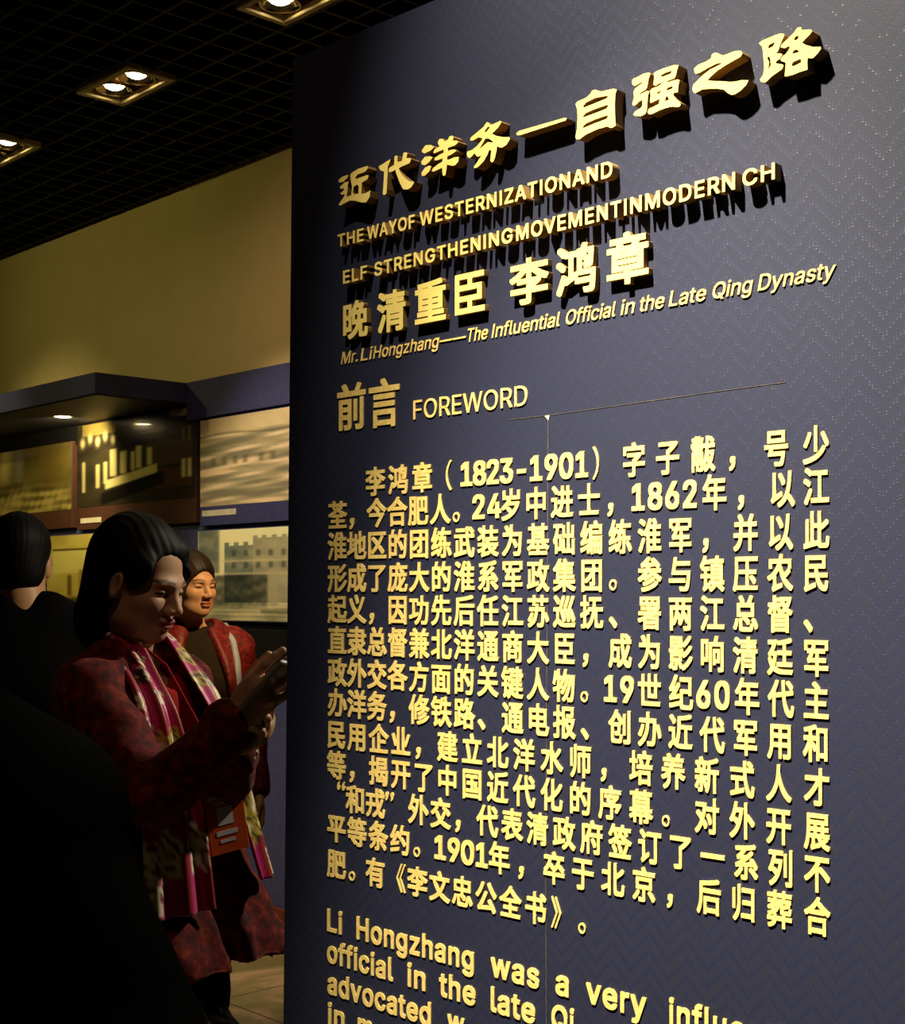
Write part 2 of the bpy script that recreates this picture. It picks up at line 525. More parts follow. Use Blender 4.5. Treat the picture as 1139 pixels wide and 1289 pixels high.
def img_castle(x, y):                          # grey stone building with battlements, street in front
    sky = mix(C(226, 214, 160), C(196, 196, 160), fbm(x, y, 1) * 0.6)
    img = sky
    stone = mix(C(150, 146, 118), C(96, 104, 92), fbm(x * 3, y * 3, 2, 5))
    img = mix(img, stone * 0.9, box_m(x, y, 0.0, 0.16, 0.52, 1.2))
    top = 0.86 + 0.035 * (np.sin(x * 95) > 0) * (x > 0.2)
    img = mix(img, stone, box_m(x, y, 0.20, 0.52, 0.22, 0.80) + (x > 0.2) * (x < 0.52) * (y < top - 0.04) * (y > 0.2))
    img = mix(img, mix(stone, C(188, 170, 128), np.full(x.shape, 0.35)), (x > 0.40) * (x < 0.66) * (y < top + 0.03) * (y > 0.2) * 1.0)
    img = mix(img, stone * 0.62, (x > 0.66) * (y < top - 0.05) * (y > 0.2) * 1.0)
    for cx_ in np.arange(0.25, 1.0, 0.085):
        for cy_ in (0.70, 0.57):
            img = mix(img, C(58, 62, 52), 0.8 * box_m(x, y, cx_, cx_ + 0.03, cy_, cy_ + 0.07))
    img = mix(img, C(200, 180, 130), 0.7 * box_m(x, y, 0.18, 1.0, 0.645, 0.662))
    img = mix(img, C(200, 180, 130), 0.7 * box_m(x, y, 0.18, 1.0, 0.505, 0.520))
    img = mix(img, C(26, 34, 30), 0.92 * box_m(x, y, 0.02, 0.50, 0.12, 0.50) * (0.6 + 0.4 * fbm(x * 4, y * 3, 5)))
    img = mix(img, C(160, 150, 116), 0.9 * box_m(x, y, 0.505, 0.57, 0.16, 0.50))
    img = mix(img, C(40, 46, 40), 0.8 * box_m(x, y, 0.66, 0.80, 0.24, 0.44))
    img = mix(img, C(188, 180, 148), 0.85 * np.exp(-(((x - 0.90 + 0.1 * (y - 0.3)) / 0.055) ** 2)) * (y < 0.5) * (y > 0.1))
    ground = mix(C(196, 180, 134), C(120, 118, 92), fbm(x * 2, y * 9, 7))
    img = mix(img, ground, 1 / (1 + np.exp((y - 0.15 + 0.03 * np.sin(x * 7)) / 0.012)))
    img = mix(img, C(84, 92, 62), 0.7 * np.exp(-(((y - 0.10 + 0.05 * (x - 0.5)) / 0.02) ** 2)) * (x > 0.45))
    return img * np.array([1.35, 1.42, 1.4])
def img_coast(x, y):                           # pale sky over streaky water
    img = mix(C(214, 196, 152), C(176, 156, 120), fbm(x, y * 1.2, 11) * 0.8)
    img = mix(img, C(150, 142, 112), (y < 0.80) * (0.55 + 0.45 * fbm(x * 1.6, y * 6, 12, 5)))
    st = fbm(x * 1.2 + y * 0.6, y * 9, 13, 5)
    img = mix(img, C(108, 106, 88), (y < 0.82) * np.clip((st - 0.5) * 3, 0, 1) * 0.75)
    img = mix(img, C(232, 206, 166), (y < 0.80) * np.clip((0.36 - st) * 4, 0, 1) * 0.9)
    img = mix(img, C(84, 80, 62), 0.6 * np.exp(-((y - 0.80 - 0.02 * np.sin(x * 9)) / 0.014) ** 2))
    for cx_ in (0.08, 0.16, 0.24, 0.31, 0.42, 0.50):
        img = mix(img, C(90, 88, 68), 0.7 * box_m(x, y, cx_, cx_ + 0.035, 0.46, 0.55))
    return img
def img_workshop(x, y):                        # dark machine hall, pale columns and benches
    img = mix(C(50, 44, 26), C(26, 24, 18), fbm(x * 2, y * 2, 21))
    img = mix(img, C(120, 106, 50), 0.8 * box_m(x, y, 0.05, 0.36, 0.86, 1.1))
    img = mix(img, C(182, 172, 110), 0.9 * box_m(x, y, 0.80, 1.1, 0.92, 1.2))
    img = mix(img, C(78, 48, 22), 0.8 * box_m(x, y, 0.62, 0.98, 0.14, 0.36))
    img = mix(img, C(70, 58, 28), 0.8 * box_m(x, y, 0.62, 0.98, 0.40, 0.84))
    for k, cx_ in enumerate((0.05, 0.12, 0.19, 0.26, 0.33)):
        img = mix(img, C(190, 178, 120), 0.95 * np.exp(-(((x - cx_) / 0.018) ** 2 + ((y - 0.78 - 0.05 * (k % 2)) / 0.05) ** 2)))
    for cx_, y0, y1, w in ((0.06, 0.18, 0.55, 0.022), (0.19, 0.22, 0.50, 0.03), (0.26, 0.26, 0.52, 0.03), (0.33, 0.34, 0.66, 0.055),
                           (0.42, 0.36, 0.62, 0.05), (0.50, 0.38, 0.60, 0.03), (0.55, 0.40, 0.66, 0.045), (0.64, 0.42, 0.62, 0.04)):
        img = mix(img, C(196, 184, 118), 0.85 * box_m(x, y, cx_ - w / 2, cx_ + w / 2, y0, y1))
    img = mix(img, C(196, 186, 120), 0.95 * box_m(x + 0.0 * y, y - 0.30 * (x - 0.28), 0.26, 0.70, 0.20, 0.30))
    img = mix(img, C(16, 15, 12), 0.9 * box_m(x, y - 0.36 * (x - 0.28), 0.22, 0.76, 0.02, 0.17))
    img = mix(img, C(14, 12, 10), 0.9 * box_m(x, y, 0.50, 0.64, 0.66, 0.96))
    for cx_ in (0.90, 0.945):
        img = mix(img, C(206, 196, 140), 0.9 * box_m(x, y, cx_, cx_ + 0.025, 0.24, 0.44))
        img = mix(img, C(160, 146, 84), 0.7 * box_m(x, y, cx_, cx_ + 0.02, 0.66, 0.80))
    img = mix(img, C(20, 18, 14), 0.95 * box_m(x, y, 0.44, 1.1, 0.885, 0.915))
    return img
def img_falls(x, y):                           # bright column of light between hazy olive masses
    img = mix(C(120, 108, 46), C(88, 80, 36), fbm(x * 1.5, y * 1.5, 31))
    img = mix(img, C(240, 214, 130), 0.9 * np.exp(-(((x - 0.25 - 0.06 * (y - 0.7)) / 0.085) ** 2)) * (1 / (1 + np.exp(-(y - 0.5) / 0.05))))
    img = mix(img, C(150, 150, 120), 0.6 * np.exp(-(((x - 0.42) / 0.06) ** 2)) * (y > 0.5))
    img = mix(img, C(106, 84, 34), 0.7 * np.exp(-(((x - 0.78) / 0.14) ** 2 + ((y - 0.6) / 0.4) ** 2)))
    img = mix(img, mix(C(176, 158, 84), C(60, 54, 26), fbm(x * 5, y * 5, 33, 5)), 0.75 / (1 + np.exp((y - 0.36 - 0.1 * np.sin(x * 4)) / 0.05)))
    return img
def img_tower(x, y):                           # pale olive print with a dark lintel and posts
    img = mix(C(190, 178, 84), C(160, 138, 60), fbm(x, y, 41))
    img = mix(img, C(46, 34, 20), 0.95 * box_m(x, y, 0.05, 0.42, 0.775, 0.805))
    img = mix(img, C(206, 198, 112), 0.6 * box_m(x, y, 0.06, 0.38, 0.45, 0.77))
    img = mix(img, C(52, 40, 22), 0.8 * np.exp(-(((x - 0.47 - 0.06 * (0.75 - y)) / 0.03) ** 2)) * (y > 0.55) * (y < 0.85))
    img = mix(img, C(70, 48, 22), 0.85 * box_m(x, y, 0.195, 0.235, 0.12, 0.42))
    img = mix(img, C(120, 88, 38), 0.7 * box_m(x, y, 0.30, 1.1, 0.10, 0.50))
    img = mix(img, C(40, 30, 18), 0.9 / (1 + np.exp((y - 0.10) / 0.01)))
    return img
M_BROWN = simple('dark_brown_board', srgb(72, 42, 26), 0.5, scale=12)
M_PRINT = attr_mat('printed_photograph', 0.35, 0.4)
M_GLOSS = attr_mat('glossy_printed_photograph', 0.25, 0.5, coat=1.0)
M_CAPTION = simple('pale_caption_card', srgb(206, 200, 170), 0.6)
def picture(label, p0, p1, h0, h1, fn, strip=0.10, gloss=False, caption=None, thick=0.035, cat='picture', board=None):
    r = thing('wall_photograph', label, cat, wall_pt(p0, 0, h0 - strip), WROT, group=None)
    W, H = p1 - p0, h1 - h0
    MB().box(0, W, -thick, -0.0015, 0, H + strip, 0.002).build('backing_board', board or M_NAVY, r)
    nx, ny = 150, 110
    gx, gy = np.meshgrid(np.linspace(0, 1, nx), np.linspace(0, 1, ny), indexing='ij')
    col = np.clip(fn(gx, gy), 0, 1)
    V = np.stack([0.004 + gx * (W - 0.008), np.full(gx.shape, -thick - 0.0012), strip + gy * (H - 0.004)], -1).reshape(-1, 3)
    i = np.arange(nx * ny).reshape(nx, ny)
    F = np.stack([i[:-1, :-1], i[1:, :-1], i[1:, 1:], i[:-1, 1:]], -1).reshape(-1, 4)
    mesh_obj('photo_print', V, F, M_GLOSS if gloss else M_PRINT, r, tint=col.reshape(-1, 3))
    if caption:
        a, b2, c, d = caption
        MB().box(a, b2, -thick - 0.002, -thick, c, d).build('caption_card', M_CAPTION, r)
    return r
picture('pale coastal view with streaky water, top right photograph beside the lettered panel', -0.515, 0.62, 1.905, 2.318, img_coast, 0.09,
        caption=(0.02, 0.30, 0.045, 0.072))
picture('photograph of a grey battlemented building on a street, below the coastal view', -0.535, 0.60, 1.372, 1.795, img_castle, 0.006)
picture('dark glossy photograph of a machine hall with pale columns, under the canopy', -1.715, -0.560, 1.955, 2.395, img_workshop, 0.12, True,
        caption=(0.04, 0.26, 0.035, 0.062), thick=0.03, board=M_BROWN)
picture('hazy olive photograph with a bright column, top row at the left edge', -2.85, -1.765, 1.95, 2.32, img_falls, 0.10, board=M_BROWN)
picture('pale olive photograph behind the two dark heads, lower row on the left', -2.05, -0.85, 1.44, 1.815, img_tower, 0.006)

# ------------------------------------------------------------------ lettering: outlines of Latin letters, and of Chinese characters from the built-in font
LATIN = {}
_CODES = [40, 41, 45, 46, 48, 49, 50, 51, 52, 53, 54, 55, 56, 57, 65, 67, 68, 69, 70, 71, 72, 73, 76, 77, 78, 79, 81, 82, 83, 84, 86, 87, 89, 90, 97, 99, 100, 101, 102, 103, 104, 105, 108, 109, 110, 111, 114, 115, 116, 117, 118, 119, 121, 122, 8212]
_SHAPES = [   # advance, then closed outlines x, y, x, y ... in thousandths of the em
 [273,[[89,207,90,244,94,283,101,324,109,364,119,403,132,441,145,477,160,510,177,539,236,539,191,428,161,313,156,276,152,241,151,207,160,115,188,16,236,-96,177,-96,150,-46,128,4,111,55,99,106,92,156]]],
 [273,[[37,-96,86,18,113,116,122,207,121,241,117,276,112,313,82,428,37,539,97,539,113,510,128,477,142,441,154,403,164,364,173,323,179,283,183,244,184,207,182,156,174,104,161,53,144,3,123,-47,97,-96]]],
 [453,[[337,244,337,188,114,188,114,244]]],
 [188,[[95,-4,83,-3,73,1,63,9,55,18,51,29,50,41,51,53,55,64,63,73,73,81,83,85,95,87,107,85,118,81,128,73,135,64,140,53,141,41,140,29,135,18,128,9,118,1,107,-3]]],
 [453,[[227,-7,191,-3,158,7,130,24,105,48,85,77,69,113,57,155,50,202,48,254,50,306,57,353,69,395,85,431,106,461,130,484,159,502,191,512,227,516,262,512,295,502,323,484,348,461,368,431,384,395,396,353,403,306,405,254,403,202,396,155,384,113,368,77,348,48,323,24,295,7,263,-3],[227,50,250,52,271,60,290,74,306,92,320,116,330,144,338,176,342,213,344,254,342,295,338,332,330,365,320,393,306,416,290,435,271,449,250,457,227,460,203,457,182,449,163,435,147,416,134,393,123,365,115,332,111,295,109,254,111,213,115,176,123,144,134,116,147,92,163,74,182,60,203,52]]],
 [453,[[76,0,76,55,391,55,391,0],[276,509,276,0,212,0,212,448,209,448,86,358,86,427,198,509]]],
 [453,[[64,0,64,47,234,229,282,282,311,327,316,341,319,356,320,371,319,389,315,405,308,419,298,431,287,441,273,449,258,455,241,458,224,460,205,458,188,454,172,447,159,438,148,427,139,413,132,398,128,381,127,362,66,362,68,391,75,418,86,442,102,464,121,482,143,496,168,507,196,513,225,516,254,513,281,507,306,497,328,482,346,465,361,445,372,423,379,398,381,372,380,354,377,336,371,318,363,299,351,280,336,259,267,180,153,60,153,57,389,57,389,0]]],
 [453,[[218,-7,188,-5,159,1,133,10,108,22,88,38,70,57,57,79,48,104,44,132,109,132,112,115,118,100,126,87,137,76,150,66,165,59,182,54,200,51,219,50,239,51,258,55,275,61,291,69,304,80,315,93,323,108,328,125,329,145,328,163,323,180,316,196,306,211,292,223,275,234,254,241,229,246,201,248,157,248,157,299,288,448,288,452,70,452,70,509,372,509,372,461,211,278,211,289,247,290,279,286,308,276,333,262,354,244,371,222,383,198,391,173,393,145,390,116,383,90,370,66,354,45,333,27,309,12,281,2,251,-5]]],
 [453,[[40,105,40,158,247,509,311,509,109,166,109,163,413,163,413,105],[282,0,282,121,282,146,282,318,343,318,343,0]]],
 [453,[[221,-7,192,-5,165,1,140,11,118,25,99,41,83,60,71,82,63,105,60,130,122,130,125,115,130,102,138,89,148,78,160,68,173,60,188,54,204,51,221,50,241,51,259,56,276,64,291,75,304,89,314,104,322,122,326,141,328,162,326,183,321,203,314,221,303,237,290,251,275,262,257,270,238,275,218,277,167,268,152,262,139,255,128,246,67,253,96,509,366,509,366,452,151,452,134,301,136,301,148,311,162,318,178,325,194,330,212,333,229,334,252,332,274,328,294,321,313,311,330,299,345,285,358,269,370,251,379,231,386,210,390,187,391,163,388,132,381,102,369,76,352,52,332,32,309,15,282,3,253,-4]]],
 [453,[[226,-7,196,-4,168,3,142,15,119,31,100,51,84,74,73,101,66,130,64,162,65,187,71,212,80,239,93,268,112,302,137,340,252,509,322,509,151,261,145,261,165,288,196,307,235,314,265,312,291,305,316,295,337,280,355,262,370,240,380,215,387,187,389,157,387,127,379,98,368,73,352,50,333,30,310,14,284,3,257,-4],[226,48,245,50,263,55,279,63,293,73,304,86,314,101,322,119,326,137,327,157,326,178,322,196,314,213,304,228,293,241,279,251,263,259,245,264,226,265,207,264,190,259,174,252,160,241,148,229,138,214,131,197,126,179,125,158,126,138,131,119,138,102,148,86,160,73,174,63,190,55,207,50]]],
 [453,[[97,0,323,448,323,452,62,452,62,509,391,509,391,449,165,0]]],
 [453,[[226,-7,193,-5,163,1,136,11,111,25,91,42,74,62,62,84,54,109,52,135,53,156,58,176,65,195,75,212,87,228,101,241,117,252,134,260,153,265,153,267,129,276,109,289,93,308,80,330,73,354,70,380,73,405,79,429,90,450,106,469,124,485,146,498,170,508,197,514,226,516,255,514,282,508,306,498,328,485,346,469,361,450,373,429,379,405,382,380,379,354,372,330,359,308,343,289,323,276,300,267,300,265,319,260,335,252,351,241,365,228,377,212,387,195,395,176,399,156,401,135,398,109,391,84,378,62,362,42,341,25,317,11,289,1,259,-5],[226,49,248,50,267,54,285,60,300,69,313,79,323,91,331,106,335,121,337,139,335,157,330,173,322,189,312,202,298,213,283,223,265,230,247,234,226,235,206,234,187,230,169,223,154,213,140,202,130,189,122,173,117,157,115,139,117,121,121,106,129,91,139,79,152,69,167,60,185,54,205,50],[226,290,244,291,260,294,274,300,287,308,298,318,307,330,314,344,318,359,319,376,318,392,314,407,308,420,299,432,288,442,275,449,260,455,244,459,226,460,208,459,192,455,177,449,164,442,153,432,145,420,138,407,134,392,133,376,134,359,138,344,145,330,154,318,165,308,178,300,193,294,209,291]]],
 [453,[[226,516,256,513,285,506,310,494,333,478,352,458,368,434,380,408,387,378,389,347,387,322,382,296,373,270,359,240,340,207,315,168,200,0,130,0,301,248,307,248,287,221,257,202,218,195,188,197,161,203,137,214,116,229,98,247,83,269,72,294,66,321,64,352,66,382,73,411,85,436,101,459,120,479,143,494,168,506,196,513],[226,460,207,459,190,454,174,446,160,435,148,423,138,407,131,390,127,372,125,352,127,331,131,313,138,295,148,280,160,268,174,257,190,250,207,245,226,243,245,245,263,249,279,257,293,267,305,280,314,295,322,312,326,330,327,350,326,371,322,390,314,407,305,422,293,435,279,446,263,454,245,459]]],
 [480,[[16,0,201,509,276,509,463,0,395,0,287,302,264,372,232,478,245,478,213,371,191,302,85,0],[110,142,110,199,370,199,370,142]]],
 [510,[[267,-7,225,-3,186,7,150,25,119,49,92,79,70,115,53,157,44,203,40,254,44,305,53,352,70,393,92,429,119,459,150,484,186,501,225,512,267,516,293,514,317,511,340,504,362,496,383,485,402,471,419,456,435,438,448,418,459,397,467,373,473,348,408,348,404,365,397,380,389,395,357,428,315,449,267,456,237,453,209,445,184,432,161,414,141,391,125,364,113,332,106,295,103,254,106,213,113,177,125,145,141,117,161,94,184,76,210,63,237,56,267,53,315,60,357,81,389,114,408,160,473,160,467,135,459,112,448,91,435,71,420,53,402,38,383,24,363,13,341,5,317,-2,293,-6]]],
 [502,[[219,0,96,0,96,57,215,57,254,60,288,68,318,81,343,99,363,122,379,149,390,181,397,216,399,255,397,294,390,329,379,361,364,388,344,410,320,428,291,441,258,449,221,452,93,452,93,509,225,509,273,505,315,495,353,478,385,455,412,426,433,391,449,351,458,306,462,255,458,205,449,159,433,119,411,83,384,54,351,31,312,14,268,3],[125,509,125,0,60,0,60,509]]],
 [419,[[60,0,60,509,372,509,372,452,125,452,125,286,355,286,355,229,125,229,125,57,375,57,375,0]]],
 [410,[[60,0,60,509,369,509,369,452,125,452,125,278,346,278,346,221,125,221,125,0]]],
 [520,[[269,-7,225,-3,185,7,149,25,118,49,91,79,69,116,53,157,43,203,40,254,43,305,53,352,69,393,91,429,117,459,149,484,184,501,223,512,265,516,291,514,316,510,340,504,363,494,384,483,403,469,421,453,436,436,449,416,460,395,468,373,474,349,408,349,387,393,356,427,315,448,265,456,236,453,209,445,183,432,160,414,141,392,125,364,113,332,106,295,103,254,106,213,113,177,125,145,141,117,161,95,184,76,210,63,238,56,269,53,296,55,322,61,345,71,365,85,382,102,396,123,407,147,413,173,415,202,434,199,283,199,283,256,478,256,478,200,475,160,466,124,451,91,431,62,406,38,377,19,344,5,308,-4]]],
 [517,[[60,0,60,509,125,509,125,289,392,289,392,509,457,509,457,0,392,0,392,232,125,232,125,0]]],
 [195,[[65,0,130,0,130,509,65,509]]],
 [393,[[60,0,60,509,125,509,125,57,361,57,361,0]]],
 [628,[[60,0,60,509,152,509,277,187,287,159,299,123,311,84,322,49,307,49,318,83,330,121,342,158,352,187,476,509,568,509,568,0,504,0,504,291,504,327,505,369,506,413,507,457,513,457,498,409,482,363,467,322,456,291,342,0,286,0,170,291,159,321,145,361,129,408,112,457,119,457,120,416,121,372,122,328,122,291,122,0]]],
 [523,[[60,0,60,509,136,509,343,183,363,151,388,107,414,55,405,54,401,108,399,157,399,195,399,509,463,509,463,0,387,0,202,290,177,331,148,381,108,452,119,454,122,384,124,328,125,291,125,0]]],
 [533,[[267,-7,225,-3,186,7,150,25,119,49,92,79,70,115,53,157,44,203,40,254,44,305,53,352,70,393,92,429,119,459,150,484,186,501,225,512,267,516,309,512,348,501,384,484,415,459,442,429,464,393,480,352,490,305,493,254,490,203,480,157,464,115,442,79,415,49,384,25,348,7,309,-3],[267,53,296,55,324,63,349,76,372,94,392,116,408,144,420,176,428,213,430,254,428,295,420,332,408,365,392,392,372,415,349,433,324,446,296,453,267,456,237,453,210,445,184,433,161,415,142,392,125,364,113,332,106,295,103,254,106,213,113,176,125,144,142,117,161,94,184,76,210,63,237,55]]],
 [533,[[245,159,313,159,369,85,384,65,468,-48,401,-48,346,27,331,46],[267,-7,225,-3,186,7,150,25,119,49,92,79,70,115,53,157,44,203,40,254,44,305,53,352,70,393,92,429,119,459,150,484,186,501,225,512,267,516,309,512,348,501,384,484,415,459,442,429,464,393,480,352,490,305,493,254,490,203,480,157,464,115,442,79,415,49,384,25,348,7,309,-3],[267,53,296,55,324,63,349,76,372,94,392,116,408,144,420,176,428,213,430,254,428,295,420,332,408,365,392,392,372,415,349,433,324,446,296,453,267,456,237,453,210,445,184,433,161,415,142,392,125,364,113,332,106,295,103,254,106,213,113,176,125,144,142,117,161,94,184,76,210,63,237,55]]],
 [449,[[60,0,60,509,236,509,273,506,305,500,333,489,356,473,376,455,390,433,401,408,407,381,409,352,407,323,401,296,390,271,376,250,356,232,333,217,305,206,273,200,236,198,96,198,96,255,234,255,258,256,280,260,298,267,313,276,325,287,334,300,340,316,344,333,345,352,344,371,340,389,334,405,325,419,313,430,298,440,279,446,258,451,233,452,125,452,125,0],[353,0,230,229,303,229,428,0]]],
 [447,[[224,-9,188,-7,156,-1,128,9,102,23,81,40,64,60,51,83,42,109,38,137,104,137,108,118,114,102,123,88,136,76,150,66,166,59,185,53,204,50,224,49,246,50,267,54,286,60,303,69,317,79,329,92,338,106,344,122,346,139,344,154,340,168,332,179,322,189,310,197,296,205,245,222,184,239,145,253,112,269,86,289,67,313,56,341,52,372,54,400,62,425,75,448,92,468,113,484,138,498,165,508,195,514,227,516,259,514,289,508,316,498,340,484,360,468,377,449,390,427,398,403,401,378,337,378,332,402,320,421,302,437,280,449,254,456,225,459,204,457,185,454,167,448,152,440,139,430,129,418,121,405,117,391,115,376,117,359,122,345,131,334,142,324,155,315,169,308,212,293,264,279,312,264,359,238,372,226,384,213,395,198,402,180,407,161,408,139,406,112,399,87,386,64,370,43,349,25,323,11,294,0,261,-7]]],
 [449,[[32,452,32,509,417,509,417,452,257,452,257,0,193,0,193,452]]],
 [480,[[204,0,16,509,84,509,192,206,215,137,248,31,235,31,267,138,290,206,395,509,463,509,278,0]]],
 [686,[[155,0,16,509,82,509,163,196,175,145,187,94,197,40,189,40,200,94,211,145,224,196,306,509,380,509,462,196,474,145,486,94,497,40,488,40,499,94,510,145,523,196,603,509,670,509,530,0,455,0,368,323,351,391,336,475,350,475,335,395,318,323,230,0]]],
 [472,[[203,0,203,208,16,509,91,509,192,344,222,292,250,230,224,230,251,293,280,344,381,509,455,509,268,208,268,0]]],
 [438,[[42,0,42,46,273,385,306,431,341,476,348,454,285,452,223,452,40,452,40,509,397,509,397,462,169,129,134,81,97,33,90,54,152,57,214,57,399,57,399,0]]],
 [389,[[160,-9,137,-7,115,-3,94,5,76,15,60,29,48,45,38,63,32,84,30,108,32,128,36,146,43,161,53,174,64,184,78,193,125,211,178,220,234,227,265,235,271,240,274,246,276,255,276,257,275,272,272,285,267,297,260,307,251,315,240,322,227,327,212,330,196,331,178,330,163,327,149,322,118,301,100,274,41,291,51,313,64,331,79,346,95,358,114,368,133,375,153,380,173,383,194,384,239,379,286,360,300,350,312,336,322,320,330,301,335,278,337,251,337,0,277,0,277,52,272,52,252,25,215,1,199,-4,181,-7],[170,45,192,47,211,51,228,59,242,68,254,80,263,93,270,108,274,122,276,138,276,190,259,182,231,176,200,171,175,168,134,159,122,153,112,147,103,139,97,130,93,118,92,105,93,93,96,82,102,72,109,64,119,57,130,52]]],
 [396,[[207,-8,174,-5,144,3,117,16,93,35,72,58,56,85,44,116,37,150,34,187,37,225,44,260,56,291,72,318,93,341,117,360,144,374,174,382,207,384,260,377,305,356,340,322,362,277,303,262,290,289,270,311,242,325,207,330,184,328,163,321,145,310,130,296,118,278,108,258,102,236,98,212,96,187,98,163,102,139,108,117,118,97,130,80,145,66,163,55,184,49,207,46,243,52,271,66,292,89,304,117,363,102,357,86,350,70,341,56,306,21,261,-1]]],
 [424,[[195,-8,165,-6,137,3,111,16,89,34,70,57,55,84,43,116,36,151,34,189,36,227,43,261,55,293,70,320,89,342,112,361,137,374,165,382,196,384,218,383,237,379,253,373,287,346,306,319,311,319,311,509,372,509,372,0,313,0,313,59,307,59,287,31,252,4,236,-3,217,-7],[205,47,226,49,246,55,263,65,278,78,290,95,299,115,306,138,310,162,312,189,310,216,306,241,300,263,290,282,278,299,263,312,246,322,227,328,205,330,182,328,162,322,145,311,130,298,118,281,108,261,102,239,98,215,96,189,98,163,102,139,109,117,118,97,130,80,145,66,162,55,182,49]]],
 [404,[[212,-8,177,-5,145,3,117,16,92,35,72,58,56,85,44,116,37,150,34,187,36,224,44,258,55,290,71,317,91,340,115,359,142,373,172,382,205,384,226,383,246,380,266,374,285,366,303,355,319,341,334,324,347,305,357,282,365,256,370,227,371,194,371,169,75,169,75,221,338,221,310,202,308,226,304,248,298,269,288,286,277,301,263,314,246,323,227,328,205,330,183,328,164,323,146,313,131,301,119,286,109,270,102,251,97,231,96,211,96,178,98,151,102,127,110,106,121,88,135,73,151,61,169,53,190,48,212,46,254,53,285,73,306,105,365,91,358,72,348,55,335,39,320,26,302,14,283,4,261,-3,237,-7]]],
 [254,[[228,379,228,327,6,327,6,379],[81,0,81,432,82,452,87,470,96,486,107,499,120,510,135,519,152,525,169,529,187,530,222,527,243,521,227,468,215,472,195,474,178,472,164,468,154,460,147,449,143,435,142,419,142,0]]],
 [425,[[207,-151,180,-149,156,-146,134,-140,114,-132,97,-122,82,-110,70,-97,59,-84,51,-69,101,-41,122,-66,154,-88,169,-93,187,-96,207,-97,236,-95,261,-87,282,-75,298,-58,308,-34,311,-6,311,68,306,68,287,41,252,16,236,10,217,6,195,5,165,7,138,14,113,27,90,43,71,65,55,90,43,120,36,154,34,191,36,229,43,263,55,293,71,320,90,342,112,361,138,374,166,382,196,384,218,383,237,379,253,373,288,346,308,319,313,319,313,379,372,379,372,-9,370,-40,363,-67,350,-90,334,-109,314,-124,291,-136,265,-144,237,-149],[205,59,227,61,246,66,264,75,278,87,290,103,300,121,307,142,311,166,312,193,311,219,307,242,300,264,291,283,279,299,264,312,247,322,227,328,205,330,182,328,163,322,145,312,130,298,118,282,109,262,102,241,98,218,96,193,98,167,102,144,109,123,118,104,131,88,145,76,163,66,183,61]]],
 [410,[[114,227,114,0,53,0,53,509,114,509,114,287,102,287,116,319,132,344,152,362,175,374,200,382,227,384,252,383,275,377,295,369,313,356,328,340,341,321,350,298,355,271,357,240,357,0,296,0,296,235,293,263,286,286,273,304,256,318,235,326,210,329,192,328,176,324,161,317,147,308,136,297,126,283,119,266,115,248]]],
 [167,[[53,0,53,379,114,379,114,0],[84,443,73,444,63,448,54,455,47,463,43,472,41,483,43,494,47,504,54,512,63,518,73,522,84,524,95,522,105,518,114,512,121,504,125,494,126,483,125,472,121,463,114,455,105,448,95,444]]],
 [189,[[139,-2,112,0,91,8,74,20,62,37,55,59,53,84,53,509,114,509,114,99,114,83,117,71,120,62,126,57,135,53,146,52,160,53,170,54,181,3,162,-1]]],
 [610,[[53,0,53,379,112,379,112,295,108,295,114,314,122,331,132,346,144,358,158,368,172,376,187,382,203,385,219,386,245,383,268,375,287,361,303,342,314,320,321,295,312,295,318,312,326,329,337,343,350,356,364,366,381,375,398,381,417,385,437,386,458,385,478,380,497,372,514,361,529,346,541,328,550,307,555,283,557,255,557,0,496,0,496,254,493,279,485,298,473,313,456,323,438,329,419,330,402,329,387,326,374,320,363,312,353,302,345,290,340,277,336,263,335,247,335,0,274,0,274,260,272,280,265,297,253,311,238,322,220,328,199,330,185,329,171,326,158,320,145,312,135,302,126,289,119,274,115,257,114,238,114,0]]],
 [410,[[114,227,114,0,53,0,53,379,112,379,112,287,102,287,116,319,132,344,152,362,175,374,200,382,227,384,252,383,275,377,295,369,313,356,328,340,341,321,350,298,355,271,357,240,357,0,296,0,296,235,293,263,286,286,273,304,256,318,235,326,210,329,192,328,176,324,161,317,147,308,136,297,126,283,119,266,115,248]]],
 [415,[[207,-8,174,-5,144,3,117,16,93,35,72,58,56,85,44,116,37,150,34,187,37,225,44,260,56,291,72,318,93,341,117,360,144,374,174,382,207,384,241,382,271,374,299,360,323,341,343,318,359,291,371,260,379,225,381,187,379,150,371,116,359,85,343,58,323,35,299,16,271,3,241,-5],[207,46,231,49,252,55,270,66,285,80,298,97,307,117,314,139,318,163,319,187,318,212,314,236,307,258,298,278,285,296,270,310,252,321,231,328,207,330,184,328,163,321,145,310,130,296,118,278,108,258,102,236,98,212,96,187,98,163,102,139,108,117,118,97,130,80,145,66,163,55,184,49]]],
 [259,[[53,0,53,379,112,379,112,321,115,321,124,339,137,354,152,367,171,377,191,383,213,385,229,384,243,384,243,322,230,324,207,326,190,324,174,321,159,315,146,306,135,296,126,284,119,269,115,254,114,237,114,0]]],
